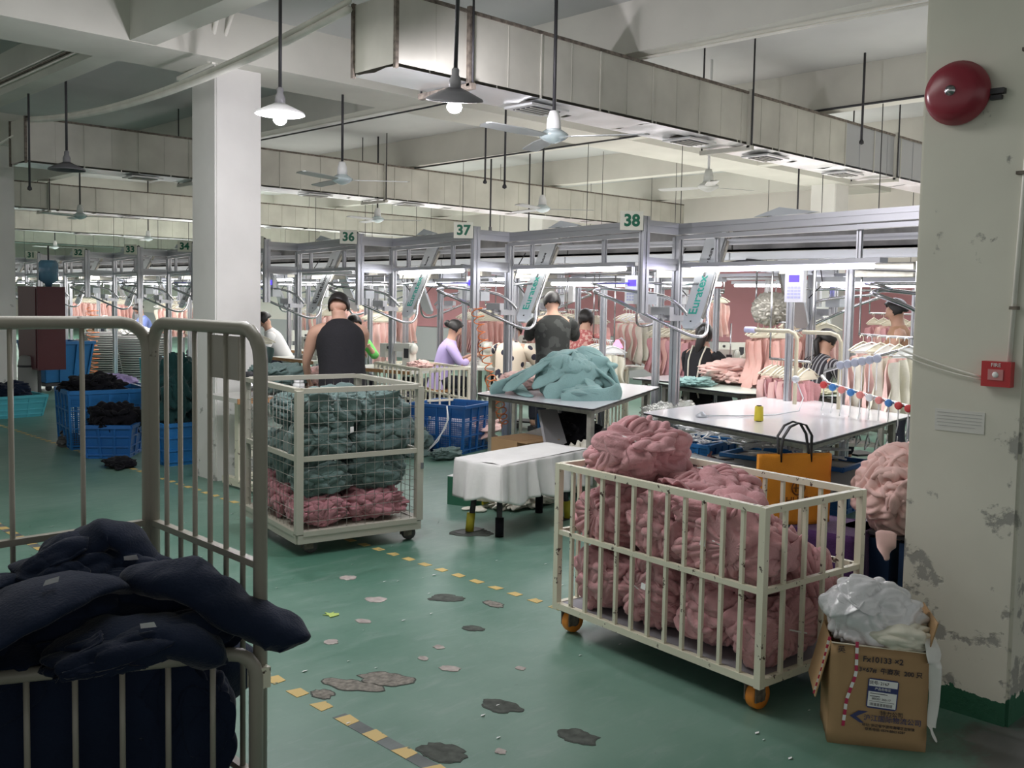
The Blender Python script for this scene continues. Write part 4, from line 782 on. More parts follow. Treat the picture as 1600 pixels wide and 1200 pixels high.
work_table('pale green table beyond the big white one, in front of the seated women', [(8.15, 6.3), (7.85, 5.05), (8.75, 3.9), (9.5, 5.2)], .76, (8.6, 5.0), .3, m=mat('pale_green_laminate', (.66, .76, .70), .25))
work_table('small white table beside the posts with a heap of pink on it', [(8.2, 6.6), (8.2, 5.9), (9.5, 5.9), (9.5, 6.6)], .78, (8.8, 6.2), .3)
# sea green heap
t = thing('garment_heap', 'large sea green jersey heap on the white table', 'garments', (6.45, 5.85, .93)); heap(t, (.36, .31, .20), 61, m_teall, None, K=7.5, amp=.24, lump=.34, warp=1.0, flaps=3, fsize=.9, lift=.25, fold=.03, rolls=5, rw=.022, box=((-1, -1, -.168), (1, 1, 1)), thick=.005)
gsw = MB(); hc0 = Vector((6.45, 5.70, .80))
for kk, (pp, ww) in enumerate((([(6.85, 5.95, .98), (6.68, 5.78, 1.12), (6.45, 5.72, 1.13), (6.25, 5.78, 1.03), (6.10, 5.90, .90), (6.02, 6.02, .80)], .055), ([(6.80, 5.78, 1.04), (6.62, 5.62, 1.10), (6.42, 5.58, 1.05), (6.25, 5.64, .95), (6.12, 5.76, .84)], .045),
        ([(6.78, 5.60, .98), (6.60, 5.47, 1.00), (6.40, 5.45, .94), (6.22, 5.54, .84), (6.12, 5.62, .79)], .05), ([(6.62, 5.82, 1.14), (6.74, 5.62, 1.10), (6.80, 5.46, .98), (6.78, 5.36, .86), (6.74, 5.28, .79)], .05),
        ([(6.55, 5.60, 1.06), (6.64, 5.45, .98), (6.68, 5.32, .88), (6.62, 5.22, .79)], .04), ([(6.45, 5.56, 1.02), (6.46, 5.42, .92), (6.42, 5.30, .82), (6.36, 5.24, .785)], .035), ([(6.12, 5.42, .785), (6.24, 5.28, .79), (6.42, 5.19, .80), (6.58, 5.18, .82), (6.66, 5.24, .80)], .045),
        ([(6.35, 5.95, 1.0), (6.22, 6.05, .90), (6.10, 6.12, .82), (5.98, 6.14, .785)], .06))):
    q = smooth(pp, 6); nn = [(p_-hc0).normalized() for p_ in q]; strip(gsw, [p_-Vector(t.location)+Vector((-.15, .13, 0)) for p_ in q], nn, [ww*1.45*(.8+.4*sin(pi*i_/(len(q)-1))) for i_ in range(len(q))], ww*.42, kk, 14)
part('swept_folds', gsw, m_teall, t)
t = thing('garment_heap', 'lower end of the sea green heap, a rolled hood at its front', 'garments', (6.25, 5.50, .81)); heap(t, (.22, .16, .07), 62, m_teall, None, K=6, amp=.25, lump=.3, flaps=0, fsize=.6, lift=.4, box=((-1, -1, -.048), (1, 1, 1)), thick=.005)
flap('sea_green_sleeve', [(6.2, 6.35, .84), (6.1, 6.2, .80), (5.98, 5.98, .775), (5.93, 5.85, .77)], [.05, .09, .07, .03], .012, m_teall, 'sea green sleeve trailing to the left edge of the white table', 'garment', 3)
t = thing('garment_heap', 'small pale pink cloth behind the sea green heap', 'garments', (6.45, 6.45, .84)); heap(t, (.26, .16, .09), 63, m_palep, None, K=2, amp=.2, flaps=4, box=((-1, -1, -.075), (1, 1, 1)))
# thread cone, foot switch, hose on the near table
cone = thing('thread_cone', 'yellow sewing thread cone standing on the big white table', 'thread cone', (6.10, 3.74, .76))
part('thread', MB().lathe((0, 0, .004), [(.032, 0), (.033, .015), (.029, .10), (.024, .105)], 20), mat('yellow_thread', (.75, .62, .05), .6, bump=.4, bump_s=300), cone); part('cone_tube', MB().lathe((0, 0, 0), [(.02, 0), (.018, .115), (.012, .116)], 14), m_dark, cone)
hc = thing('table_cable', 'grey cable with small round weights lying across the big white table', 'cable', (6.1, 4.0, .765))
part('cable', MB().tube([(5.98, 4.12, .77), (6.2, 3.98, .768), (6.5, 3.85, .768), (6.8, 3.82, .78), (7.0, 3.9, .86), (7.05, 4.0, 1.0)], .005, 6), m_grey, hc, True)
part('weight', MB().lathe((5.96, 4.13, .762), [(.04, 0), (.045, .012), (.02, .03), (.012, .04)], 14), m_grey, hc, True); part('weight', MB().lathe((7.05, 4.0, 1.0), [(.01, -.03), (.03, -.01), (.03, .015), (.01, .03)], 12), m_grey, hc, True)
# stuff below the tables
def crate(label, loc, rz, L, W, H, m, rim=.03, lattice=True, group='plastic crates', content=None, ribs=4, taper=.92, step=.022, cat='crate'):
    """rectangular plastic crate, tapered, with rim, ribs and pierced walls"""
    t = thing('plastic_crate', label, cat, loc, rz, group)
    def c(x, y, z): k = taper+(1-taper)*z/H; return Vector((x*L/2*k, y*W/2*k, z))
    part('base', MB().add([c(-1, -1, .0), c(1, -1, .0), c(1, 1, .0), c(-1, 1, .0), c(-1, -1, .02), c(1, -1, .02), c(1, 1, .02), c(-1, 1, .02)], [(0, 3, 2, 1), (4, 5, 6, 7), (0, 1, 5, 4), (1, 2, 6, 5), (2, 3, 7, 6), (3, 0, 4, 7)]), m, t)
    for (a, b) in (((-1, -1), (1, -1)), ((1, -1), (1, 1)), ((1, 1), (-1, 1)), ((-1, 1), (-1, -1))):
        P = lambda s_, z: c(a[0]+(b[0]-a[0])*s_, a[1]+(b[1]-a[1])*s_, z); ln = (P(1, H)-P(0, H)).length
        out = Vector(((a[0]+b[0]), (a[1]+b[1]), 0)).normalized()
        part('rim', MB().bar(P(0, H-rim/2), P(1, H-rim/2), .03, rim, (out.x, out.y, 0)), m, t)
        for z in (.04, H*.36, H*.66): part('rib', MB().bar(P(0, z), P(1, z), .022, .014, (out.x, out.y, 0)), m, t)
        for k in range(ribs+1): part('rib', MB().bar(P(k/ribs, .01), P(k/ribs, H-.01), .022, .022, (out.x, out.y, 0)), m, t)
        if lattice:
            g = MB(); n = int(ln/step)
            for k in range(1, n): g.add([P(k/n-.0035/ln, .03), P(k/n+.0035/ln, .03), P(k/n+.0035/ln, H*.9), P(k/n-.0035/ln, H*.9)], [(0, 1, 2, 3)])
            nz = int(H*.9/step)
            for k in range(2, nz): z = k*step; g.add([P(0, z-.003), P(1, z-.003), P(1, z+.003), P(0, z+.003)], [(0, 1, 2, 3)])
            g.add([P(0, H*.74), P(1, H*.74), P(1, H), P(0, H)], [(0, 1, 2, 3)]); o = part('lattice', g, m, t); o['kind'] = 'stuff'
        else: part('wall', MB().add([P(0, .02), P(1, .02), P(1, H), P(0, H)]+[P(0, .02)*.985, P(1, .02)*.985, P(1, H)*.985, P(0, H)*.985], [(0, 1, 2, 3), (7, 6, 5, 4)]), m, t)
    return t
crate('blue lattice crate of pale cloth beside the station post marked 37', (6.72, 7.82, 0), R(-72), .66, .60, .50, m_blue)
tt = thing('cloth_stack', 'pale folded cloth filling the blue lattice crate', 'cloth', (6.72, 7.82, .2)); heap(tt, (.25, .25, .20), 71, mat('pale_lilac_cloth', (.62, .60, .68), .9), None, K=3, amp=.1, lump=.1, sub=4, flaps=0, box=((-.26, -.25, -.17), (.26, .25, .17)))
cr = thing('plastic_straps', 'pale cord knotted on the corner of the blue lattice crate', 'cord', (6.5, 7.4, .5))
part('cord', MB().tube([(6.42, 7.55, .5), (6.40, 7.5, .38), (6.36, 7.5, .28), (6.28, 7.6, .1), (6.2, 7.7, .01)], .008, 6), m_tag, cr, True); part('cord', MB().tube([(6.40, 7.52, .5), (6.37, 7.48, .36), (6.31, 7.55, .15), (6.15, 7.6, .01)], .006, 6), m_tag, cr, True)
t = thing('garment_heap', 'sage green garments spilled on the floor behind the cage cart', 'garments', (6.15, 7.95, .12)); heap(t, (.30, .30, .20), 72, m_teal, None, K=2.2, amp=.25, sub=5, flaps=6, box=((-1, -1, -.11), (1, 1, 1)))
t = thing('garment_heap', 'sage green sleeve end lying on the floor beside the blue crate', 'garments', (6.25, 7.35, .05)); heap(t, (.16, .10, .06), 73, m_teal, None, K=2.2, sub=4, flaps=3, box=((-1, -1, -.045), (1, 1, 1)))
crate('second blue crate under the white table with the heap', (7.5, 6.9, 0), R(20), .5, .4, .42, m_blue2, lattice=False)
crate('blue crate of hangers under the big white table, left one', (7.0, 4.85, .0), R(10), .55, .4, .42, m_blue2, lattice=True)
crate('blue crate of hangers under the big white table, middle one', (7.05, 4.3, .0), R(5), .55, .42, .38, m_blue2, lattice=False)
crate('blue crate of hangers under the big white table, right one', (7.1, 3.7, .0), R(5), .55, .42, .38, m_blue, lattice=False)
# loose hangers in the crates
def hanger_mb(mb, o, rz, tilt, s=1, m=None):
    M_ = Matrix.Translation(o) @ Matrix.Rotation(rz, 4, 'Z') @ Matrix.Rotation(tilt, 4, 'X')
    pts = [(-.19, 0, 0), (-.10, 0, .05), (0, 0, .085), (.10, 0, .05), (.19, 0, 0)]
    mb.tube([M_ @ (Vector(p)*s) for p in pts], .008*s, 5); mb.tube([M_ @ (Vector(p)*s) for p in ((-.19, 0, 0), (.19, 0, 0))], .006*s, 5)
    mb.tube([M_ @ (Vector(p)*s) for p in ((0, 0, .085), (0, 0, .13), (.02, 0, .15), (.04, 0, .145), (.045, 0, .12))], .004*s, 5)
rnd = random.Random(12)
for q, (x, y, nm) in enumerate(((7.0, 4.85, 'left'), (7.05, 4.35, 'middle'), (7.1, 3.75, 'right'))):
    for k in range(14):
        g = MB(); hanger_mb(g, (0, 0, 0), rnd.uniform(0, 6.3), R(90)+rnd.uniform(-.5, .5)); single('loose_hanger', g, m_whang, 'white plastic hanger tangled in the %s crate under the big white table' % nm, 'hanger', (x+rnd.uniform(-.16, .16), y+rnd.uniform(-.12, .12), .40+.012*k), 0, 'loose hangers in the crates')
t = thing('cable_heap', 'dark tangled hair-like cords and a grey clamp beneath the big white table', 'cables', (5.7, 3.9, .42))
for k in range(16): part('cord', MB().tube([Vector((5.7+rnd.uniform(-.25, .3), 3.9+rnd.uniform(-.3, .3), .42+rnd.uniform(-.06, .10))) for _ in range(5)], .008, 5), m_dark if k % 3 else mat('brown_cord', (.12, .05, .05), .7), t, True)
part('clamp', MB().bar((5.62, 4.0, .52), (5.72, 3.62, .47), .05, .06), m_grey, t, True)
# grey board and dark bags under the second table
single('grey_board', MB().add([(-.30, 0, 0), (.15, -.1, .02), (.30, .02, .30), (-.02, .12, .32), (-.30, .02, .0), (.15, -.08, .02), (.30, .04, .30), (-.02, .14, .32)], [(0, 1, 2, 3), (7, 6, 5, 4), (0, 3, 7, 4), (1, 5, 6, 2), (3, 2, 6, 7)]), mat('grey_felt', (.33, .33, .34), .9), 'grey felt sheet leaning on boxes under the second white table', 'sheet', (6.1, 5.75, .33), R(35))
t = thing('bag', 'black bag lying on the shelf under the second white table', 'bag', (6.6, 6.0, .42)); heap(t, (.25, .2, .14), 75, m_black, None, K=1.6, sub=4, flaps=2)
t = thing('yarn_pile', 'cream knitted trim tumbled under the second white table', 'cloth', (5.95, 5.3, .22)); heap(t, (.26, .22, .16), 76, m_cream, None, K=4, amp=.3, sub=5, flaps=3)
bx = thing('carton', 'open tan carton under the second white table beside its leg', 'box', (5.95, 6.0, .28)); part('carton_body', MB().box((-.2, -.16, 0), (.2, .16, .12)), m_card, bx); part('carton_flap', MB().box((-.2, -.28, .11), (.2, -.16, .118)), m_card, bx)
pb = thing('plastic_bag', 'clear plastic film hanging at the right end of the second white table', 'bag', (7.0, 5.2, .60)); heap(pb, (.28, .2, .12), 77, mat('film', (.75, .76, .72), .15, trans=.6, alpha=.75), None, K=3, sub=5, flaps=2)
# ------------------------------------------------------------------ low bench draped with white cloth
ib = thing('sleeve_board', 'low narrow bench draped with white cloth on dark legs wrapped in yellow', 'bench', (4.85, 4.87, 0), R(7))
Lb, Wb, Hb = .96, .40, .50
bm = MB(); bm.prism([(-Lb/2, -Wb/2), (Lb/2+.05, -Wb/2), (Lb/2+.05, Wb/2), (-Lb/2, Wb/2)], .28, Hb-.01); part('board', bm, mat('board_grey', (.4, .4, .38), .8), ib)
def drape(u, v):   # u along perimeter, v down
    per = 2*(Lb+Wb+.1); s_ = u*per; l1 = Lb+.05; r_ = .04
    if s_ < l1: x, y, nx, ny = -Lb/2+s_, -Wb/2, 0, -1
    elif s_ < l1+Wb: x, y, nx, ny = Lb/2+.05, -Wb/2+(s_-l1), 1, 0
    elif s_ < 2*l1+Wb: x, y, nx, ny = Lb/2+.05-(s_-l1-Wb), Wb/2, 0, 1
    else: x, y, nx, ny = -Lb/2, Wb/2-(s_-2*l1-Wb)*Wb/(per-2*l1-Wb), -1, 0
    ax_, ay_ = (2*(x-.025)/(Lb+.05)), 2*y/Wb; ax_, ay_ = math.copysign(min(1, abs(ax_))**10, ax_), math.copysign(min(1, abs(ay_))**6, ay_); q_ = math.hypot(ax_, ay_)+1e-6; nx, ny = ax_/q_, ay_/q_
    f = .5*sin(x*34+3*noise.noise(Vector((x*5, y*5, 0))))+.9*noise.noise(Vector((x*14, y*14, v*.5)))
    dn = .26+.05*noise.noise(Vector((x*4, y*4, 9)))+.03*sin(x*14)
    o = v**.7*(.025+.05*f); 
    return Vector((x+nx*(o+.008)*1, y+ny*(o+.008), Hb-v*dn+.006*(1-v)))
g = MB(); sheet(g, None, 240, 16, drape); solid(part('cloth_skirt', g, m_whitec, ib), .004)
g = MB(); sheet(g, None, 40, 16, lambda u, v: Vector((-Lb/2-.008+u*(Lb+.066), -Wb/2-.008+v*(Wb+.016), Hb+.006+.004*noise.noise(Vector((u*3, v*9, 0)))+.006*sin(v*7+u*2)))); part('cloth_top', g, m_whitec, ib)
for x, y, wr in ((-.40, -.13, 0), (-.42, .12, 1), (.38, -.14, 1), (.38, .13, 0)):
    part('leg', MB().tube([(x*.93, y*.8, .3), (x, y, .0)], .02, 10), m_dark, ib); part('leg_wrap', MB().tube([(x*.98, y*.95, .13), (x, y, .004)], .03, 10), mat('yellow_tape', (.45, .40, .03), .5) if wr else m_black, ib)
    if wr: part('foot_mat', MB().box((x-.1, y-.03, 0), (x+.12, y+.05, .004)), m_dark, ib)
t = thing('cloth_scraps', 'cream cloth scraps heaped on the floor behind the draped bench', 'cloth', (5.35, 5.35, .06)); heap(t, (.30, .20, .09), 81, m_cream, None, K=4, amp=.35, sub=5, flaps=5, box=((-1, -1, -.055), (1, 1, 1)))
rnd = random.Random(77)
for k in range(7):
    t = thing('cloth_scrap', 'small cream fabric scrap on the green floor behind the bench', 'cloth', (5.0+rnd.uniform(-.15, .25), 5.35+rnd.uniform(-.12, .12), .012), 0, 'fabric scraps behind the bench'); g = MB(); blob(g, (0, 0, 0), (.05, .03, .012), 90+k, 3, .2); part('cloth', g, m_cream, t)
gb = thing('carton', 'dark green carton with white top behind the draped bench', 'box', (5.05, 5.65, 0), R(20)); part('carton_body', MB().box((-.14, -.12, 0), (.14, .12, .22)), mat('green_carton', (.02, .11, .06), .6), gb); part('carton_top', MB().box((-.14, -.12, .22), (.14, .12, .225)), m_white, gb); part('carton_mark', MB().lathe((-.141, 0, .12), [(.03, 0), (.03, -.002)], 16, 'x'), m_tag, gb); part('yellow_base', MB().box((-.02, -.135, 0), (.14, -.12, .05)), mat('yellow_tape', (.45, .40, .03), .5), gb)
# ------------------------------------------------------------------ orange bag on the purple covered stool
st = thing('stool', 'stool covered by a deep purple cloth right of the barred cart', 'stool', (4.72, 2.42, 0), R(8))
part('seat', MB().box((-.20, -.17, .43), (.20, .17, .455)), m_purple, st)
for x in (-.16, .16):
    for y in (-.13, .13): part('leg', MB().bar((x, y, 0), (x, y, .43), .03), m_dark, st)
def skirt(u, v):
    a = u*2*pi; k = min(1/max(abs(cos(a)), 1e-3), 1/max(abs(sin(a)), 1e-3), 1.35); o = 1+v*(.10+.10*noise.noise(Vector((cos(a)*3, sin(a)*3, 1))))
    return Vector((cos(a)*k*.20*o, sin(a)*k*.17*o, .457-v*.44))
g = MB(); sheet(g, None, 100, 10, skirt); solid(part('cloth_skirt', g, m_purple, st), .004)
bag = thing('tote_bag', 'bright orange tote bag with black handles and a dark logo', 'bag', (4.60, 2.60, .458), R(45+12))
bw, bh = .205, .36; m_org = mat('orange_nonwoven', (.76, .29, .02), .75, bump=.2, bump_s=200)
g = MB(); sheet(g, None, 16, 12, lambda u, v: Vector((.03+.03*sin(pi*v)*sin(pi*u)-.03, (u-.5)*2*bw*(1-.03*sin(pi*v)), v*bh))); g2 = MB()
def bagf(sx): return lambda u, v: Vector((sx*(.05*(1-v)**.7*(1-(2*u-1)**4)+.012)+.006*noise.noise(Vector((u*4, v*5, sx))), (u-.5)*2*bw, v*bh))
g = MB(); sheet(g, None, 20, 16, bagf(-1)); solid(part('front_panel', g, m_org, bag), .003); g = MB(); sheet(g, None, 20, 16, bagf(1)); solid(part('back_panel', g, m_org, bag), .003)
part('gusset', MB().add([(-.013, -bw, bh), (.013, -bw, bh), (.013, -bw, 0), (-.013, -bw, 0), (-.013, bw, bh), (.013, bw, bh), (.013, bw, 0), (-.013, bw, 0)], [(0, 1, 2, 3), (7, 6, 5, 4), (3, 2, 6, 7)]), m_org, bag)
for sx in (-.016, .016):
    tlt = .02 if sx > 0 else -.01
    part('handle', MB().tube([(sx, -.085, bh-.04), (sx, -.085, bh+.02), (sx+tlt, -.08, bh+.10), (sx+tlt, -.045, bh+.155), (sx+tlt, .0, bh+.165), (sx+tlt, .045, bh+.145), (sx+tlt, .08, bh+.09), (sx, .085, bh+.02), (sx, .085, bh-.04)], .015, 6, flat=.35), m_edge, bag)
m_lg = mat('logo_print', (.16, .05, .01), .7)
part('logo_ring', MB().tube([(-.055, .036*cos(a), .19+.036*sin(a)) for a in [2*pi*k/32 for k in range(32)]], .004, 5, closed=True), m_lg, bag)
lg = MB()
for (a, b) in (((-.014, .168), (-.014, .212)), ((.014, .168), (.014, .212)), ((-.026, .190), (.026, .190))): lg.bar((-.056, a[0], a[1]), (-.056, b[0], b[1]), .007, .004, (1, 0, 0))
part('logo_bars', lg, m_lg, bag)
text('CHUBBIC', .052, m_lg, bag, (-.062, 0, .125), (0, -1, 0), (0, 0, 1)); text('LIFE STORE', .018, m_lg, bag, (-.063, 0, .088), (0, -1, 0), (0, 0, 1))
t = thing('garment_bundle', 'pale peach pink bundle resting on the dark rack beside the right column', 'garments', (4.85, 2.13, .66)); heap(t, (.22, .25, .22), 101, m_palep, None, K=9.5, amp=.2, lump=.2, warp=1.8, flaps=8, fsize=.45, lift=.8, fold=.06, thick=.004, rolls=34, rw=.015)
flap('pink_sleeve', [(4.62, 2.10, .50), (4.60, 2.09, .42), (4.60, 2.08, .36)], [.05, .045, .04], .012, m_palep, 'pale pink sleeve hanging below the peach bundle', 'garment', 4)
rk = thing('dark_rack', 'dark rack of navy crates below the peach pink bundle, in shadow', 'rack', (4.95, 2.1, 0), R(0))
for x in (-.22, .25):
    for y in (-.28, .3): part('post', MB().bar((x, y, 0), (x, y, .45), .03), m_dark, rk)
for z in (.18, .44): part('shelf', MB().box((-.22, -.28, z), (.25, .3, z+.015)), m_dark, rk)
for y in (-.13, .16): part('navy_crate', MB().box((-.2, y-.12, .2), (.22, y+.12, .42)), m_dblue, rk)
# ------------------------------------------------------------------ cardboard carton in front of the right column
cx0, cy0 = 3.275, 1.675; rzb = math.atan2(1.395-1.675, 3.465-3.275)   # front edge direction
cb = thing('carton', 'brown cardboard carton with handwriting standing against the right column, plastic bag on top', 'box', (cx0, cy0, 0), rzb)
wv_, dv, hv = .335, .25, .375
def cy(x, y, z): return Vector((x, y, z))
for (a, b_) in (((0, 0), (wv_, 0)), ((wv_, 0), (wv_, dv)), ((wv_, dv), (0, dv)), ((0, dv), (0, 0))):
    A, B = Vector((*a, 0)), Vector((*b_, 0)); n_ = (B-A).cross(Vector((0, 0, 1))).normalized(); g = MB()
    sheet(g, None, 10, 8, lambda u, v, A=A, B=B, n_=n_: A.lerp(B, u)+n_*(.008*sin(pi*u)*sin(pi*v)+.003*noise.noise(Vector((u*4, v*4, A.x*9))))+Vector((0, 0, v*(hv-.012*u if a == (0, 0) else hv)))); solid(part('side_panel', g, m_card, cb), .004)
part('bottom_panel', MB().box((0, 0, .0), (wv_, dv, .004)), m_card, cb)
def flp(A, B, out, ln, drop, nm='box_flap'):
    A, B = Vector(A), Vector(B); return solid(part(nm, MB().add([A, B, B+Vector(out)*ln-Vector((0, 0, drop)), A+Vector(out)*ln-Vector((0, 0, drop))], [(0, 1, 2, 3)]), m_card, cb), .004)
flp((0, 0, hv), (0, dv, hv), (-1, 0, 0), .05, .21); flp((wv_, dv, hv), (wv_, 0, hv), (.25, 0, 0), .1, -.10); flp((wv_, dv, hv), (0, dv, hv), (0, .3, 0), .1, -.09)
part('torn_edge', MB().bar((0, -.003, hv), (wv_, -.003, hv-.012), .003, .006), mat('torn_liner', (.75, .68, .55), .8), cb)
def tape(pts, w, nm='striped_tape'):
    pts = [Vector(p) for p in pts]; k = 15
    L_ = [(pts[i+1]-pts[i]).length for i in range(len(pts)-1)]; T_ = sum(L_)
    def at_(s_):
        s_ *= T_
        for i, l in enumerate(L_):
            if s_ <= l+1e-9: return pts[i].lerp(pts[i+1], s_/l)
            s_ -= l
        return pts[-1]
    m_r = mat('tape_red', (.50, .03, .10), .4)
    for i in range(k):
        a, b = at_(i/k), at_((i+1)/k); part(nm, MB().bar(a, b, .0015, w, (0, 1, 0)), m_r if i % 2 == 0 else m_tag, cb)
tape([(.088, -.0055, hv+.01), (.088, -.011, .27), (.058, -.013, .17), (.050, -.008, .07)], .011)
tape([(-.004, .02, hv+.012), (-.028, .018, .26), (-.052, .016, .17)], .011)
yf = -.0125; ex, ez = (1, 0, 0), (0, 0, 1)
text('Fx10133 ×2', .029, m_ink, cb, (.178, yf, .325), (1, 0, -.05), ez, 'handwriting', .0005); text('3×67#  牛商灰  200 只', .023, m_ink, cb, (.205, yf-.001, .285), (1, 0, -.08), ez, 'handwriting', .0004); text('英', .028, m_ink, cb, (.035, yf+.004, .352), (1, 0, 0), ez, 'handwriting')
lb_ = part('shipping_label', MB().prism([(x, y) for x, y in ((.0, .006), (.006, 0), (.099, 0), (.105, .006), (.105, .104), (.099, .11), (.006, .11), (0, .104))], 0, .0012), mat('label_navy', (.03, .04, .16), .5), cb)
lb_.matrix_local = Matrix.Translation((.125, yf-.001, .150)) @ Matrix.Rotation(R(3), 4, 'Y') @ Matrix.Rotation(R(90), 4, 'X')
part('label_white', MB().box((.004, .082, .0013), (.101, .106, .0018)).box((.004, .006, .0013), (.101, .062, .0018)), m_tag, lb_)
tx = MB()
for i in range(22): tx.box((.012+.0036*i, .010, .0019), (.012+.0036*i+(.0022 if i % 3 else .0012), .021, .0021))
part('barcode', tx, m_ink, lb_)['kind'] = 'stuff'
part('label_lines', MB().box((.01, .026, .0019), (.095, .0275, .0021)).box((.01, .054, .0019), (.07, .0565, .0021)).box((.01, .044, .0019), (.045, .0465, .0021)), m_ink, lb_)['kind'] = 'stuff'
text('货号: 2167', .015, m_ink, lb_, (.038, .094, .002), (1, 0, 0), (0, 1, 0)); text('产品合格证', .011, m_tag, lb_, (.052, .073, .002), (1, 0, 0), (0, 1, 0)); text('80D01 300-17', .011, m_ink, lb_, (.05, .036, .002), (1, 0, 0), (0, 1, 0))
m_pb = mat('print_blue', (.05, .06, .16), .8)
part('chevron_logo', MB().add([(0, 0, 0), (.03, 0, .022), (.062, 0, .022), (.022, 0, 0), (.022, 0, .0), (.062, 0, -.0), (.05, 0, -.022), (.02, 0, -.006), (.0, 0, 0), (.035, 0, -.022), (.05, 0, -.022), (.022, 0, 0)], [(0, 3, 2, 1), (8, 9, 10, 11)]), m_pb, cb).location = (.072, yf+.001, .112)
text('沪江国际物流公司', .025, m_pb, cb, (.218, yf, .108), (1, 0, -.07), ez, 'print'); text('地址: 浙江省宁波市海曙区古林镇', .0125, m_ink, cb, (.205, yf+.001, .082), (1, 0, -.05), ez, 'print'); text('联系电话: 0574-8803 6287', .0125, m_ink, cb, (.195, yf+.002, .067), (1, 0, -.05), ez, 'print')
text('特力公司', .02, m_ink, cb, (.215, yf-.001, .130), (1, 0, -.05), ez, 'handwriting')
# plastic bag and cream cloth on the carton
off = Matrix.Rotation(rzb, 4, 'Z')
def onb(x, y, z): v = off @ Vector((x, y, z)); return (cx0+v.x, cy0+v.y, z)
t = thing('plastic_bag', 'crumpled translucent white plastic bag bulging from the open carton', 'bag', onb(.15, .13, .45), rzb); heap(t, (.165, .12, .13), 111, mat('milky_film', (.74, .74, .77), .14, spec=.9, bump=.5, bump_s=22), None, K=8, amp=.12, lump=.3, warp=2, flaps=4, fsize=.7, lift=.6, fold=.04, thick=.001)
t = thing('garment', 'cream fleece cloth folded over the front of the carton', 'garment', onb(.235, .09, .395), rzb); heap(t, (.13, .11, .06), 112, m_cream, None, K=5.5, amp=.14, lump=.3, warp=1.2, flaps=2, fsize=.7, lift=.3, fold=.02)
flap('white_sash', [onb(.33, .04, .42), onb(.35, -.005, .36), onb(.355, -.01, .22), onb(.35, -.01, .10), onb(.37, -.015, .05)], [.02, .03, .02, .016, .024], .004, m_whitec, 'white fabric strip hanging down the right side of the carton', 'cloth', 5)

# ------------------------------------------------------------------ people
def skin_mesh(name, verts, edges, m, parent, root=0, sub=1):
    """one continuous surface grown on a skeleton; verts = [(pos, rx, ry)]"""
    me = bpy.data.meshes.new(name); me.from_pydata([Vector(v[0]) for v in verts], edges, []); me.materials.append(m)
    o = bpy.data.objects.new(name, me); C.objects.link(o); o.parent = parent
    md = o.modifiers.new('skin', 'SKIN'); md.use_smooth_shade = True; md.branch_smoothing = .35
    for i, v in enumerate(verts): me.skin_vertices[0].data[i].radius = (v[1], v[2]); me.skin_vertices[0].data[i].use_root = (i == root)
    s = o.modifiers.new('smooth', 'SUBSURF'); s.levels = sub; s.render_levels = sub; return o
def ik(a, b, l1, l2, hint):
    a, b = Vector(a), Vector(b); d = b-a; L = min(d.length, (l1+l2)*.995); d.normalize(); b = a+d*L
    x = (l1*l1-l2*l2+L*L)/(2*L); h = math.sqrt(max(0, l1*l1-x*x)); hn = Vector(hint)-d*Vector(hint).dot(d); return a+d*x+hn.normalized()*h, b
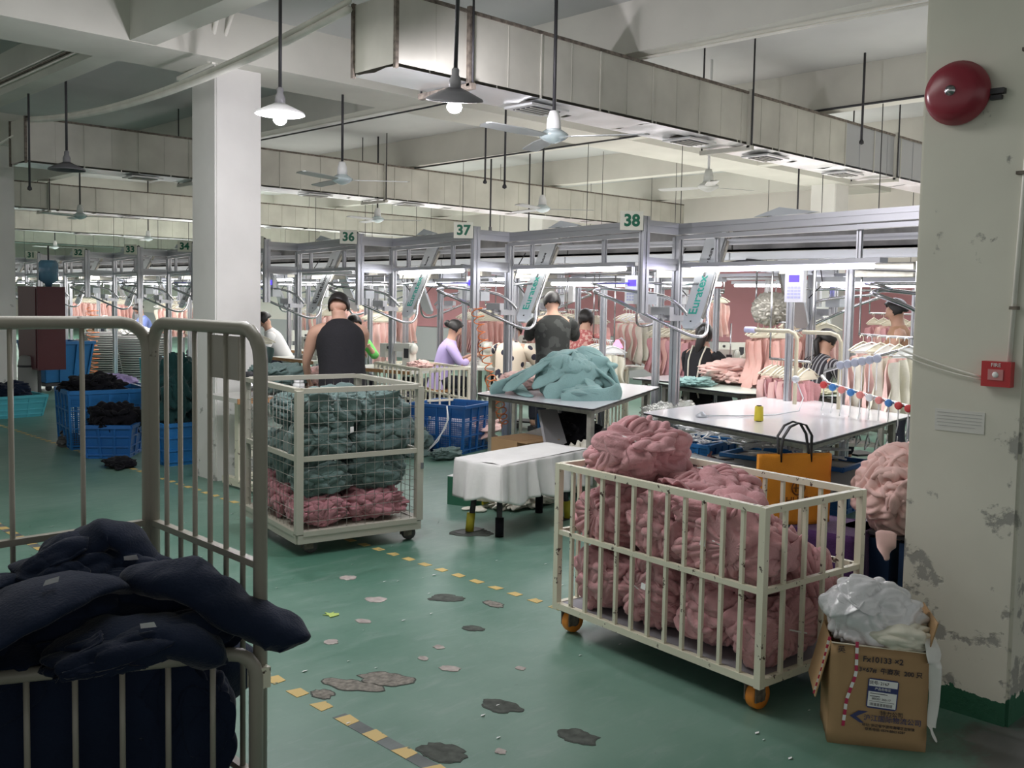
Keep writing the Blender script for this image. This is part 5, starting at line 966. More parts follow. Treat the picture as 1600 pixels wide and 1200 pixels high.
def person(label, loc, face, hands, shirt, trousers, sit=True, lean=.25, head_tilt=.5, head_turn=0, sleeve=.5, hair='short', seat=.46, group=None, shirt_name='shirt', s=1.0, hairm=None, apron=False, build=1.0, feet=None):
    """face: heading of the body; local axes x right, y forward, z up; hands: wrist targets in local metres"""
    t = thing('person', label, 'person', loc, face-pi/2, group)
    pz = (seat+.10) if sit else .93*s; py = 0
    up_ = Vector((0, sin(lean), cos(lean))); fwd = Vector((0, cos(lean), -sin(lean)))
    pel = Vector((0, py, pz)); wa = pel+up_*.13*s; ch = pel+up_*.34*s; sh = pel+up_*.46*s; nk = pel+up_*.54*s
    hd = nk+Vector((sin(head_turn)*.05, .05+.07*head_tilt, .10-.05*head_tilt))*s; B = build
    V = [(pel, .12*B, .09*B), (wa, .115*B, .09*B), (ch, .125*B, .09*B), (sh, .10*B, .07*B), (nk, .062, .062)]; E_ = [(0, 1), (1, 2), (2, 3), (3, 4)]
    hdir = Vector((sin(head_turn)*cos(head_tilt), cos(head_turn)*cos(head_tilt), -sin(head_tilt))).normalized(); hup = (Vector((0, 0, 1))-hdir*hdir.z).normalized(); hs = hdir.cross(hup)
    hc_ = nk+(up_*.5+Vector((0, .12+.25*head_tilt, .9))).normalized()*.125*s
    V += [(nk.lerp(hc_, .45), .06, .06), (hc_-hup*.04*s+hdir*.012, .078, .088), (hc_+hup*.03*s, .090, .108), (hc_+hup*.095*s-hdir*.01, .065, .078)]; E_ += [(4, 5), (5, 6), (6, 7), (7, 8)]
    V += [(hc_+hdir*.085*s-hup*.005, .013, .022), (hc_+hdir*.105*s-hup*.018*s, .010, .012)]; E_ += [(7, 9), (9, 10)]   # nose
    TR = [(pel+up_*.16, .13*B, .11*B), (pel+up_*.03, .15*B, .12*B)]; TE = [(0, 1)]; tank = sleeve <= 0
    g = MB(); side = Vector((1, 0, 0)); nf = up_.cross(side); n_ = 24; vs = []
    rings = [(pel-up_*.12, .165, .13), (pel, .165, .13), (wa, .152, .122), (ch-up_*.03, .168, .13), (ch+up_*.07*s, .176 if not tank else .166, .127), (sh-up_*.005, .170 if not tank else .150, .105), (sh+up_*.035*s, .135 if not tank else .118, .085), (nk-up_*.005, .068, .066)]
    for c_, rx, ry in rings:
        for q in range(n_):
            a = 2*pi*q/n_; ca, sa = cos(a), sin(a); e = 2.4; k = (abs(ca)**e+abs(sa)**e)**(-1/e); w_ = 1+.03*noise.noise(Vector((ca*2, sa*2, c_.z*7+face)))
            vs.append(c_+side*rx*B*ca*k*w_+nf*ry*B*sa*k*w_)
    g.add(vs, [(r_*n_+q, r_*n_+(q+1) % n_, (r_+1)*n_+(q+1) % n_, (r_+1)*n_+q) for r_ in range(len(rings)-1) for q in range(n_)], True)
    for sg in (-1, 1):
        ear = hc_+hs*sg*.078*s; V.append((ear, .012, .022)); E_.append((7, len(V)-1))
        sj = pel+up_*.455*s+Vector((sg*.175*B*s, 0, 0)); tgt = Vector(hands[0 if sg < 0 else 1])
        el, wr = ik(sj, tgt, .29*s, .25*s, (sg*.8, -.3, -.9))
        n0 = len(V); V += [(sj, .056*B, .056*B), (sj.lerp(el, .5), .046*B, .046*B), (el, .037, .037), (el.lerp(wr, .5), .034, .034), (wr, .024, .020)]
        E_ += [(3, n0), (n0, n0+1), (n0+1, n0+2), (n0+2, n0+3), (n0+3, n0+4)]
        d = (wr-el).normalized(); d = (d+Vector((0, .3, -.25))).normalized(); sd = Vector((1, 0, 0)); sd = (sd-d*sd.dot(d)).normalized(); dn = d.cross(sd); dn = dn if dn.z < 0 else -dn
        palm = wr+d*.055*s; V.append((palm, .030, .016)); E_.append((n0+4, n0+5))
        for f in range(4):
            k = (f-1.5)*.019*s; ln = (.062, .074, .070, .052)[f]*s; a_ = palm+d*.035*s+sd*k; b_ = a_+d*ln*.5+dn*.008; c_ = b_+d*ln*.4+dn*.022; n1 = len(V)
            V += [(a_, .0085, .0085), (b_, .008, .008), (c_, .007, .007)]; E_ += [(n0+5, n1), (n1, n1+1), (n1+1, n1+2)]
        th = wr+d*.03*s-sd*sg*.028*s; n1 = len(V); V += [(th, .010, .010), (th+d*.035*s-sd*sg*.02*s+dn*.01, .009, .009), (th+d*.06*s-sd*sg*.018*s+dn*.018, .008, .008)]; E_ += [(n0+4, n1), (n1, n1+1), (n1+1, n1+2)]
        if not tank:
            e2 = sj.lerp(el, min(1, sleeve*2)); pts_ = [sj-Vector((sg*.05, 0, .01)), sj+Vector((sg*.005, 0, .004)), sj.lerp(e2, .5), e2]; rad_ = [.07*B, .074*B, .064*B, .056*B]
            if sleeve > .5: pts_ += [el.lerp(wr, .4), el.lerp(wr, (sleeve-.5)*2*.92)]; rad_ += [.05, .042]
            g.tube(pts_, rad_, 12)
        hp = pel+Vector((sg*.09*s, 0, -.02))
        if sit: kn = hp+Vector((sg*.06, .42*s, .0)); an = Vector((kn.x, kn.y-.03, .09)); toe = an+Vector((0, .15, -.06))
        else: kn = hp+Vector((sg*.02, .04, -.43*s)); an = Vector((kn.x+sg*.02, kn.y-.05, .08)); toe = an+Vector((0, .15, -.05))
        n3 = len(V); V += [(hp, .085*B, .085*B), (hp.lerp(kn, .5), .072*B, .072*B), (kn, .052, .052), (kn.lerp(an, .35), .052, .052), (an, .032, .034), (toe, .03, .022)]; E_ += [(0, n3)]+[(n3+q, n3+q+1) for q in range(5)]
        n4 = len(TR); TR += [(hp, .095*B, .095*B), (hp.lerp(kn, .5), .083*B, .083*B), (kn, .066, .066), (kn.lerp(an, .5), .062, .062), (an+Vector((0, 0, .03)), .052, .052)]; TE += [(1, n4)]+[(n4+q, n4+q+1) for q in range(4)]
        part('shoe', MB().lathe(an+Vector((0, .05, -.085)), [(.04, 0), (.052, .02), (.045, .06), (.03, .075)], 12).box(tuple(an+Vector((-.042, -.04, -.09))), tuple(an+Vector((.042, .17, -.03)))), m_dark, t)
    skin_mesh('body', V, E_, m_skin, t); o_ = part(shirt_name, g, shirt, t); md = o_.modifiers.new('smooth', 'SUBSURF'); md.levels = md.render_levels = 1; skin_mesh('trousers', TR, TE, trousers, t)
    # face details
    for sg in (-1, 1): part('eye', MB().lathe(hc_+hdir*.079*s+hs*sg*.031*s+hup*.012*s, [(.001, -.005), (.010, -.003), (.011, 0), (.010, .003), (.001, .005)], 8), m_hair, t)
    part('mouth', MB().tube([hc_+hdir*.086*s+hs*k*.02-hup*.047*s for k in (-1, 0, 1)], .004, 5), mat('lips', (.32, .12, .10), .5), t)
    # hair: shell over crown and back of the head
    bmv, bmf = ICO[4]; vs = []; idx = {}; g = MB()
    for q, p in enumerate(bmv):
        f = p.y; cut = .42+.5*max(0, p.z) if hair != 'fade' else .35+.55*max(0, p.z)
        lo = {'short': -.40, 'long': -1.1, 'bun': -.35, 'fade': -.42, 'bob': -.8, 'pony': -.4}[hair]
        if p.z > lo-.3*max(0, f) and f < cut: idx[q] = len(vs); k = 1+.03*noise.noise(p*6); vs.append(hc_+(hs*p.x*.088+hdir*p.y*.108*(1.03 if f < 0 else 1)+hup*(p.z*.110+.022))*s*k)
    g.add(vs, [tuple(idx[i] for i in f) for f in bmf if all(i in idx for i in f)], True); solid(part('hair', g, hairm or m_hair, t), .012)
    if hair == 'bun': g = MB(); blob(g, hc_-hdir*.11*s+hup*.03, (.045, .045, .045), 3, 3, .1); part('hair_bun', g, m_hair, t)
    if hair in ('long', 'pony'): part('hair_length', MB().tube([hc_-hdir*.07+hup*.03, hc_-hdir*.11-hup*.06, nk-Vector((0, .07, .0)), nk-Vector((0, .10, .09))], [.05, .055, .045, .02] if hair == 'long' else [.03, .03, .028, .015], 10), m_hair, t)
    if apron:
        for sg in (-1, 1): part('apron_strap', MB().tube([sh+Vector((sg*.07, .06, .05)), sh+Vector((sg*.08, -.05, .08)), ch+Vector((sg*.07, -.125, .05)), wa+Vector((sg*.05, -.125, 0)), pel+Vector((sg*.10, -.125, 0))], .014, 6, flat=.5), m_cream, t)
    if sit:
        c = thing('stool', 'low wooden work stool under the '+' '.join(label.split(',')[0].split()[:9]), 'stool', loc, face-pi/2); part('seat', MB().cb((0, 0, seat-.02), (.34, .28, .03)), m_wood, c)
        for x in (-.13, .13):
            for y in (-.10, .10): part('leg', MB().bar((x, y, 0), (x, y, seat-.03), .03), m_tleg, c)
    return t
def pattern(name, a, b, kind, scale):
    m = bpy.data.materials.new(name); m.use_nodes = True; nt = m.node_tree; bs = nt.nodes['Principled BSDF']; bs.inputs['Roughness'].default_value = .85
    tc = nt.nodes.new('ShaderNodeTexCoord'); r = nt.nodes.new('ShaderNodeValToRGB'); r.color_ramp.interpolation = 'CONSTANT'
    if kind == 'stripe': n = nt.nodes.new('ShaderNodeTexWave'); n.inputs['Scale'].default_value = scale; n.inputs['Distortion'].default_value = .5; o = n.outputs['Fac']; th = .72
    elif kind == 'spot': n = nt.nodes.new('ShaderNodeTexVoronoi'); n.inputs['Scale'].default_value = scale; o = n.outputs['Distance']; th = .33; a, b = b, a
    else: n = nt.nodes.new('ShaderNodeTexNoise'); n.inputs['Scale'].default_value = scale; o = n.outputs['Fac']; th = .54
    nt.links.new(tc.outputs['Object'], n.inputs['Vector']); nt.links.new(o, r.inputs[0]); r.color_ramp.elements[0].color = (*a, 1); r.color_ramp.elements[1].color = (*b, 1); r.color_ramp.elements[1].position = th; r.color_ramp.elements[0].position = 0
    nt.links.new(r.outputs[0], bs.inputs['Base Color']); return m
m_jean = mat('dark_trousers', (.02, .022, .035), .9); m_blk = mat('black_top', (.010, .010, .013), .9, bump=.3, bump_s=60)
m_lil = mat('lilac_shirt', (.50, .40, .72), .8); m_flo = pattern('floral_blouse', (.74, .64, .52), (.03, .03, .05), 'spot', 9); m_rp = pattern('red_patterned_blouse', (.42, .12, .12), (.60, .36, .32), 'noise', 28)
m_str = pattern('striped_shirt', (.025, .022, .03), (.30, .30, .32), 'stripe', 9); m_camo = pattern('dark_patterned_jacket', (.02, .022, .02), (.045, .048, .045), 'noise', 9)
m_bsh = mat('blue_shirt', (.20, .27, .62), .8); m_wsh = mat('white_shirt', (.75, .75, .76), .8); m_grn = mat('green_shirt', (.16, .55, .13), .8)
A = lambda d: R(d)
person('man in a black sleeveless top bending over a table, seen from behind', (4.52, 6.62, 0), A(66), [(-.22, .36, .86), (.10, .42, .88)], m_blk, m_jean, False, .34, .9, .35, 0, 'fade', build=1.2, s=.97, shirt_name='tank_top')
person('woman in a lilac shirt seated sewing with her hair tied back', (7.9, 9.45, 0), A(-35), [(-.14, .42, .88), (.16, .42, .88)], m_lil, m_jean, True, .28, .5, 0, .75, 'bun', seat=.46)
person('woman in a cream blouse with dark floral spots, seated with her back turned', (8.0, 8.3, 0), A(20), [(-.16, .42, .88), (.16, .42, .88)], m_flo, m_jean, True, .22, .5, 0, .6, 'bun', seat=.47, build=1.12)
person('standing person in a dark patterned jacket reaching up to the rail', (7.55, 7.15, 0), A(60), [(-.05, .40, 1.30), (.22, .42, 1.28)], m_camo, m_jean, False, .08, .3, 0, .95, 'short', build=1.15, s=.98, shirt_name='jacket')
person('short haired woman in a red patterned blouse behind the sea green heap', (8.55, 7.65, 0), A(15), [(-.10, .40, .90), (.20, .38, .92)], m_rp, m_jean, True, .18, .55, -.5, .45, 'bob', seat=.62)
person('woman with long dark hair in a black top with pale apron straps', (8.62, 6.05, 0), A(5), [(-.1, .42, .88), (.2, .44, .88)], m_blk, m_jean, True, .18, .45, -.4, .8, 'long', seat=.50, apron=True)
person('woman in a black and grey striped shirt seated at the right', (8.68, 4.78, 0), A(-20), [(-.12, .42, .90), (.14, .42, .88)], m_str, m_jean, True, .3, .5, 0, .6, 'pony', seat=.50)
person('man in a pale blue shirt bent over his work near frame 34', (8.55, 19.35, 0), A(170), [(-.2, .42, .92), (.2, .42, .92)], m_bsh, m_jean, True, .35, .8, 0, .5, 'short', seat=.52)
person('woman in a white top with loose dark hair near frame 33', (8.6, 21.3, 0), A(-140), [(-.2, .40, .9), (.2, .40, .9)], m_wsh, m_jean, True, .2, .5, 0, .6, 'long', seat=.5)
person('person in a bright green shirt half hidden beyond the man in black', (7.1, 10.3, 0), A(-100), [(-.1, .42, .98), (.2, .42, .95)], m_grn, m_jean, True, .25, .6, 0, .8, 'long', seat=.5)
person('person in a white shirt bent low beyond the man in black', (7.2, 11.9, 0), A(150), [(-.1, .42, .95), (.2, .42, .95)], m_wsh, m_jean, True, .5, .8, 0, .5, 'short', seat=.55)
person('seated person in white far back near frame 32', (10.5, 27.5, 0), A(-60), [(-.1, .42, .95), (.2, .42, .95)], m_wsh, m_jean, True, .3, .6, 0, .5, 'short', seat=.55)
person('bare-armed person with dark hair partly behind the right column', (8.9, 3.95, 0), A(120), [(-.1, .40, 1.0), (.2, .42, 1.0)], mat('tan_top', (.45, .26, .16), .8), m_jean, False, .12, .3, 0, 0, 'short', s=.97)
# ------------------------------------------------------------------ sewing tables and machines
def make_machine(kind=0):
    t = thing('sewing_machine', 'cream industrial sewing machine', 'sewing machine')
    part('bed', MB().box((-.24, -.09, 0), (.24, .09, .05)), m_mach, t); part('pillar', MB().add([(.12, -.06, .05), (.24, -.06, .05), (.24, .06, .05), (.12, .06, .05), (.14, -.055, .30), (.23, -.055, .30), (.23, .055, .30), (.14, .055, .30)], [(0, 3, 2, 1), (4, 5, 6, 7), (0, 1, 5, 4), (1, 2, 6, 5), (2, 3, 7, 6), (3, 0, 4, 7)]), m_mach, t)
    part('arm', MB().add([(-.22, -.045, .20), (.16, -.055, .20), (.16, .055, .20), (-.22, .045, .20), (-.22, -.04, .285), (.16, -.05, .30), (.16, .05, .30), (-.22, .04, .285)], [(0, 3, 2, 1), (4, 5, 6, 7), (0, 1, 5, 4), (1, 2, 6, 5), (2, 3, 7, 6), (3, 0, 4, 7)]), m_mach, t)
    h = part('head', MB().box((-.24, -.05, .12), (-.15, .05, .285)), m_mach, t); part('needle_bar', MB().tube([(-.20, 0, .12), (-.20, 0, .055)], .006, 6), m_steel, h); part('dial', MB().lathe((-.10, -.05, .24), [(.02, 0), (.018, -.012)], 12, 'y'), m_dark, h)
    part('hand_wheel', MB().lathe((.24, 0, .235), [(.055, 0), (.06, .008), (.06, .022), (.02, .03)], 16, 'x'), m_dark if kind else m_mach, t); part('control_panel', MB().box((.15, -.063, .13), (.22, -.055, .24)), m_dark, t)
    return t
def make_table():
    t = thing('sewing_table', 'sewing table', 'table'); part('tabletop', MB().box((-.55, -.28, .73), (.55, .28, .765)), mat('grey_laminate', (.58, .58, .54), .5), t); part('edge_strip', MB().box((-.555, -.285, .725), (.555, -.28, .765)), m_wood, t)
    for x in (-.42, .42):
        part('leg', MB().bar((x, 0, .05), (x, 0, .73), .06, .05), m_mach, t); part('foot', MB().bar((x, -.27, .03), (x, .27, .03), .05, .05), m_mach, t)
    part('crossbar', MB().bar((-.42, 0, .35), (.42, 0, .35), .04), m_mach, t); part('pedal', MB().box((-.12, -.18, .08), (.12, .08, .10)), m_dark, t); part('motor', MB().lathe((.22, .05, .60), [(.06, -.08), (.07, -.06), (.07, .06), (.06, .08)], 12, 'x'), m_dark, t)
    return t
m0, t0 = make_machine(), make_table(); used = [0]
def sew(x, y, rz, lab):
    if used[0]: tb, mc_ = copy(t0, (x, y, 0), rz), copy(m0, (x, y, .765), rz)
    else: tb, mc_ = t0, m0; tb.location = (x, y, 0); mc_.location = (x, y, .765); tb.rotation_euler.z = mc_.rotation_euler.z = rz; used[0] = 1
    mc_.location = (x+.1*cos(rz), y+.1*sin(rz), .765); tb['label'] = 'sewing table '+lab; mc_['label'] = 'industrial sewing machine on the table '+lab; tb['group'] = 'sewing tables'; mc_['group'] = 'sewing machines'; return tb
for a in ((8.35, 9.1, A(-125), 'in front of the woman in lilac'), (8.6, 8.55, A(-70), 'in front of the floral blouse'), (7.0, 9.25, A(-80), 'behind the orange hose, left of post 37'), (9.65, 6.6, A(-85), 'in front of the black apron'), (9.5, 4.6, A(-110), 'in front of the striped shirt'),
          (7.1, 11.2, A(-90), 'left of the posts beyond the man in black'), (9.6, 8.3, A(-75), 'behind the red patterned blouse'), (8.2, 13.2, A(-90), 'seen between column and frame 35'), (8.4, 20.2, A(80), 'beside the man in pale blue'), (9.0, 24.5, A(-90), 'at the far left beyond frame 32'), (7.4, 25.5, A(-90), 'beside the dark red cabinet'), (10.5, 10.5, A(-90), 'in the middle of the far line'), (10.6, 15.0, A(-90), 'deep in the far line'), (11.5, 7.6, A(-90), 'near the pink wall'), (11.6, 5.6, A(-90), 'near the pink wall at right')):
    sew(*a)
mt = thing('machine_table', 'wood-edged machine table on a cream frame in front of the central column', 'table', (4.4, 7.25, 0))
part('tabletop', MB().box((-.62, -.28, .74), (.85, .25, .775)), mat('grey_laminate', (.58, .58, .54), .5), mt); part('wood_edge', MB().box((-.63, -.295, .735), (.86, -.28, .778)), m_wood, mt)
for x in (-.45, .62): part('leg', MB().bar((x, 0, .06), (x, 0, .74), .07, .06, (1, 0, 0)), m_cart, mt); part('foot', MB().bar((x, -.28, .05), (x, .25, .05), .06, .06), m_cart, mt)
part('crossbar', MB().bar((-.45, 0, .10), (.62, 0, .10), .05, .08), m_cart, mt); part('control_box', MB().box((-.42, -.08, .26), (-.28, .08, .44)), mat('cream_enamel', (.72, .69, .58), .5), mt); part('motor', MB().lathe((.0, .02, .6), [(.05, -.1), (.07, -.07), (.07, .07), (.05, .1)], 12, 'x'), m_dark, mt)
for x in (-.45, .62): part('wheel', MB().lathe((x, -.25, .03), [(.03, -.012), (.03, .012)], 12, 'x'), m_dark, mt)
pt = thing('paper_roll', 'white squat jar on the back corner of the cage cart table', 'jar', (4.33, 6.98, .778)); part('jar_body', MB().lathe((0, 0, 0), [(.045, 0), (.05, .01), (.05, .09), (.04, .10)], 16), m_white, pt); part('lid', MB().lathe((0, 0, .1), [(.042, 0), (.042, .02)], 16), m_tag, pt)
pt = thing('thermos', 'dark capped thermos on the machine table', 'flask', (3.95, 7.08, .778)); part('flask_body', MB().lathe((0, 0, 0), [(.05, 0), (.052, .07), (.05, .13)], 16), m_steel, pt); part('cap', MB().lathe((0, 0, .13), [(.052, 0), (.052, .06), (.046, .07)], 16), m_dark, pt)
t = thing('garment_heap', 'sage green garment with raised corner on the table left of the man', 'garments', (4.28, 7.22, .89)); heap(t, (.26, .22, .13), 121, m_teal, None, K=1.6, amp=.2, flaps=6, sub=5, box=((-1, -1, -.10), (1, 1, 1)))
t = thing('garment_heap', 'light pink garments on the table by the man\'s elbow', 'garments', (4.68, 7.28, .87)); heap(t, (.22, .18, .11), 122, m_palep, None, K=2.6, amp=.25, flaps=6, sub=5, box=((-1, -1, -.07), (1, 1, 1)))
for lab, loc, r, m, sd in (('pink garments heaped on the small table behind the pale green one', (8.9, 5.75, .86), (.45, .28, .12), m_palep, 123), ('loose sea green cloth on the pale green table', (8.15, 5.75, .80), (.22, .16, .05), m_teall, 124), ('pink cloth folded on the sewing table by the orange hose', (7.1, 8.85, .81), (.16, .12, .05), m_palep, 125),
                           ('pink garments on the floor between the white carts', (7.0, 7.9, .15), (.35, .3, .18), m_palep, 126), ('cream cords heaped beside the sewing machine at right', (9.45, 5.9, .90), (.14, .14, .13), m_cream, 127), ('folded pale yellow cloth on the pale green table', (8.55, 4.6, .775), (.3, .14, .02), mat('pale_yellow_cloth', (.70, .68, .50), .9), 128)):
    t = thing('garment_heap', lab, 'garments', loc); heap(t, r, sd, m, None, K=2.6, amp=.25, sub=5, flaps=6, box=((-2, -2, -r[2]*.8), (2, 2, 2)))
# white barred carts among the machines
w1 = bar_cart('bar_cart', 'white barred cart standing beyond the blue lattice crate', 1.15, .6, .84, (6.55, 8.15, 0), R(-12), m_cart, 9, 4, wheel=m_rubber)
w2 = copy(w1, (7.55, 7.35, 0), R(-70), 'cream barred cart further right between the posts')
# ------------------------------------------------------------------ hangers with garments on the rails
def make_hung(m, hm, L, name):
    t = thing('hanging_garment', name, 'garment'); g = MB(); hanger_mb(g, (0, 0, -.13), 0, 0, .9); 
    g.add([(-.15, -.004, -.15), (.15, -.004, -.15), (.06, -.004, -.07), (-.06, -.004, -.07)], [(0, 1, 2, 3)]); part('hanger', g, hm, t)
    g = MB()
    def f(u, v): x = (u-.5)*2; w_ = (.15+.03*v+.015*sin(v*9)); w_ *= 1-.18*sin(pi*v)*(L < .48); return Vector((x*w_, (.022+.04*v)*sin(x*12+v*1.5+L*40+2*noise.noise(Vector((x*2, v*2, L*9))))+.02*noise.noise(Vector((x*4, v*4, L))), -.15-v*L+.02*abs(x)*(1-v)*-2+.02*sin(x*8)*v))
    sheet(g, None, 34, 12, f); part('garment', g, m, t); return t
protos = [make_hung(m_palep, m_hanger, .50, 'pale pink garment'), make_hung(m_pink, m_hanger, .44, 'pink garment'), make_hung(m_teal, m_hanger, .34, 'sage green garment'), make_hung(m_cream, m_whang, .45, 'cream garment')]
m_shade = cloth('salmon_pink_jersey', (.68, .41, .37), .08, .15, 40, .1); protos.append(make_hung(m_shade, m_hanger, .46, 'salmon garment')); pu = [0]*5
def hung_row(p, q, n, kinds, lab, seed, rail=True):
    rnd = random.Random(seed); p, q = Vector(p), Vector(q)
    if rail:
        rr = thing('hanging_rail', 'steel rail carrying '+lab, 'rail', p); part('rail', MB().tube([p+Vector((0, 0, .0)), q], .012, 6), m_steel, rr, True)
        for e in (p, q): part('rail_support', MB().tube([e, e+Vector((.0, 0, 1.95-e.z))], .009, 5), m_steel, rr, True)
    ang = math.atan2(q.y-p.y, q.x-p.x)+pi/2
    for k in range(n):
        i = kinds[k % len(kinds)]; c = p.lerp(q, (k+.5)/n); loc = c-Vector((0, 0, .005)); o = protos[i]; rz = ang+rnd.uniform(-.35, .35)
        if pu[i]: o = copy(o, loc, rz)
        else: o.location = loc; o.rotation_euler.z = rz; pu[i] = 1
        o['label'] = lab; o['group'] = lab; s_ = rnd.uniform(.92, 1.08); o.scale = (s_, s_, s_)
rows = [((8.4, 16.4, 1.45), (8.6, 19.0, 1.45), 14, (0, 3, 4), 'pink and cream garments close behind the ribbed tubs'), ((8.5, 20.4, 1.5), (8.6, 23.6, 1.5), 16, (4, 0), 'pink garments left of the man in pale blue'), ((7.9, 10.6, 1.42), (8.5, 11.7, 1.42), 14, (0, 4), 'pink garments on cream hangers left of the woman in lilac'), ((9.0, 9.6, 1.45), (9.6, 10.9, 1.45), 12, (4, 0, 1), 'pink garments on cream hangers behind the lilac shirt'), ((8.9, 8.2, 1.45), (9.4, 9.2, 1.45), 12, (4, 0), 'salmon garments between the orange hose and the floral blouse'),
        ((8.8, 7.6, 1.48), (9.3, 8.6, 1.48), 12, (0, 4), 'pink garments above the red patterned blouse'), ((9.4, 7.3, 1.50), (9.9, 8.1, 1.50), 8, (3, 0), 'pale garments on cream hangers right of the red blouse'), ((8.2, 6.85, 1.16), (8.6, 7.5, 1.16), 9, (3, 3, 0), 'cream garments on the low rail above the second table'),
        ((9.0, 6.3, 1.35), (9.3, 7.1, 1.35), 9, (1, 4), 'dusky pink garments behind the station post 38'), ((8.6, 5.35, 1.42), (8.5, 4.9, 1.42), 6, (4,), 'salmon garments below the metallic bundle right of the long haired woman'), ((7.9, 4.75, 1.10), (7.75, 4.25, 1.10), 8, (0, 1), 'pink garments on white hangers in front of the striped shirt'),
        ((5.35, 9.4, 1.22), (5.6, 10.1, 1.22), 8, (2,), 'sage green garments on cream hangers left of the man in black'), ((8.4, 12.6, 1.45), (9.2, 14.6, 1.45), 14, (0, 4, 3), 'pink garments seen just right of the central column'), ((8.2, 15.6, 1.45), (9.0, 17.6, 1.45), 14, (3, 0, 3), 'cream and pink garments near frame 34'),
        ((9.6, 20.0, 1.5), (10.4, 22.5, 1.5), 16, (0, 4, 0), 'pink garments beyond frame 33'), ((9.8, 24.0, 1.5), (10.8, 27.5, 1.5), 20, (4, 0, 1), 'pink garments in the far left beyond frame 31'), ((12.6, 8.4, 1.75), (12.7, 8.7, 1.75), 2, (0,), 'pale pink garment hanging alone before the pink wall'),
        ((7.6, 3.3, 1.35), (7.9, 3.9, 1.35), 6, (3, 0), 'pale garments hanging beside the right column'), ((10.2, 5.4, 1.45), (10.9, 6.3, 1.45), 10, (0, 4), 'pink garments in the far line at right'), ((10.4, 9.8, 1.5), (11.2, 12.2, 1.5), 16, (4, 0, 1), 'pink garments in the middle of the far line'),
        ((10.4, 13.2, 1.5), (11.2, 16.2, 1.5), 16, (0, 4), 'pink garments deep in the far line'), ((11.6, 4.6, 1.5), (12, 5.8, 1.5), 8, (0, 1), 'pink garments before the far wall at right')]
for i, r_ in enumerate(rows): hung_row(*r_, seed=i)
# round coloured carriers with white drop hangers along the sloping rail at right
cr = thing('carrier_rail', 'sloping steel rail with coloured round carriers beside the right column', 'rail', (6.9, 3.3, .95))
part('rail', MB().tube([(6.95, 3.72, 1.05), (6.9, 3.64, 1.0), (6.9, 3.3, .93), (6.9, 2.95, .87), (6.9, 2.4, .77)], .014, 8), m_steel, cr, True)
cols = ('carrier_red', (.6, .05, .05)), ('carrier_blue', (.05, .22, .55)), ('carrier_coral', (.75, .25, .22)), ('carrier_white', (.75, .78, .80))
for k in range(16):
    f = k/15; y = 3.66-f*1.1; z = .99-f*.20; nm, c_ = cols[(0, 1, 2, 1, 2, 3, 2, 1, 0, 0, 2, 0, 1, 2, 0, 3)[k]]
    h = thing('drop_hanger', '%s round carrier with white drop hanger, %s of the sloping rail' % (nm.split('_')[1], ('top end', 'upper part', 'middle part', 'lower part')[k//4]), 'hanger', (6.87, y, z), 0, 'carriers on the sloping rail')
    part('disc', MB().lathe((0, 0, 0), [(.016, .012), (.028, .008), (.028, -.008), (.016, -.014)], 14, 'x'), mat(nm, c_, .4), h)
    part('drop_bar', MB().tube([(0, 0, -.024), (0, 0, -.14), (.02, .02, -.2)], .005, 5), m_white, h); g = MB(); hanger_mb(g, (0, 0, -.36), R(20), 0, .9); part('hanger', g, m_whang, h)
# second set on upper parallel rail, right of the striped shirt
for k in range(6):
    h = thing('drop_hanger', 'grey-blue round carrier on the short upper rail right of the striped shirt', 'hanger', (7.3, 3.75-.06*k, 1.12+.014*k), 0, 'grey carriers on the upper rail')
    part('disc', MB().lathe((0, 0, 0), [(.02, .012), (.034, .008), (.034, -.008), (.02, -.014)], 14, 'x'), mat('carrier_greyblue', (.35, .38, .46), .35), h); part('drop_bar', MB().tube([(0, 0, -.03), (0, 0, -.25)], .005, 5), m_white, h)
part('rail', MB().tube([(7.32, 3.9, 1.06), (7.32, 3.3, 1.26)], .012, 6), m_steel, thing('carrier_rail', 'short upper rail right of the striped shirt', 'rail', (7.32, 3.6, 1.1)), True)
# white multi-hangers and pipe frame right of post
pf = thing('pipe_frame', 'cream pipe frame with bent corner standing at the back of the big table', 'frame', (7.3, 4.0, 0))
part('pipe', MB().tube([(7.4, 4.20, 0), (7.4, 4.20, 1.31), (7.4, 4.22, 1.35), (7.4, 4.27, 1.37), (7.4, 4.62, 1.37)], .017, 8), mat('pipe_cream', (.50, .46, .34), .5), pf, True); part('pipe', MB().tube([(7.35, 3.78, 0), (7.35, 3.78, 1.30), (7.35, 3.81, 1.35), (7.35, 3.87, 1.37), (7.35, 4.12, 1.37)], .017, 8), mat('pipe_cream', (.50, .46, .34), .5), pf, True)
part('tape_wrap', MB().tube([(7.4, 4.60, 1.37), (7.4, 4.7, 1.37)], .027, 8), mat('lilac_tape', (.5, .5, .7), .5), pf, True)
# metallic balled hanger bundle
hb = thing('hanger_bundle', 'clump of grey hangers wrapped in shiny film above the salmon garments', 'bundle', (8.55, 5.15, 1.55)); g = MB(); blob(g, (0, 0, 0), (.17, .17, .15), 131, 5, .3, 2); part('film', g, mat('shiny_film', (.45, .43, .38), .25, .3), hb)
for k in range(7): part('hook', MB().tube([(.05*(k-3)/2, .03*(k % 3), .1), (.05*(k-3)/2+.02, .03*(k % 3), .28)], .006, 5), m_whang, hb)
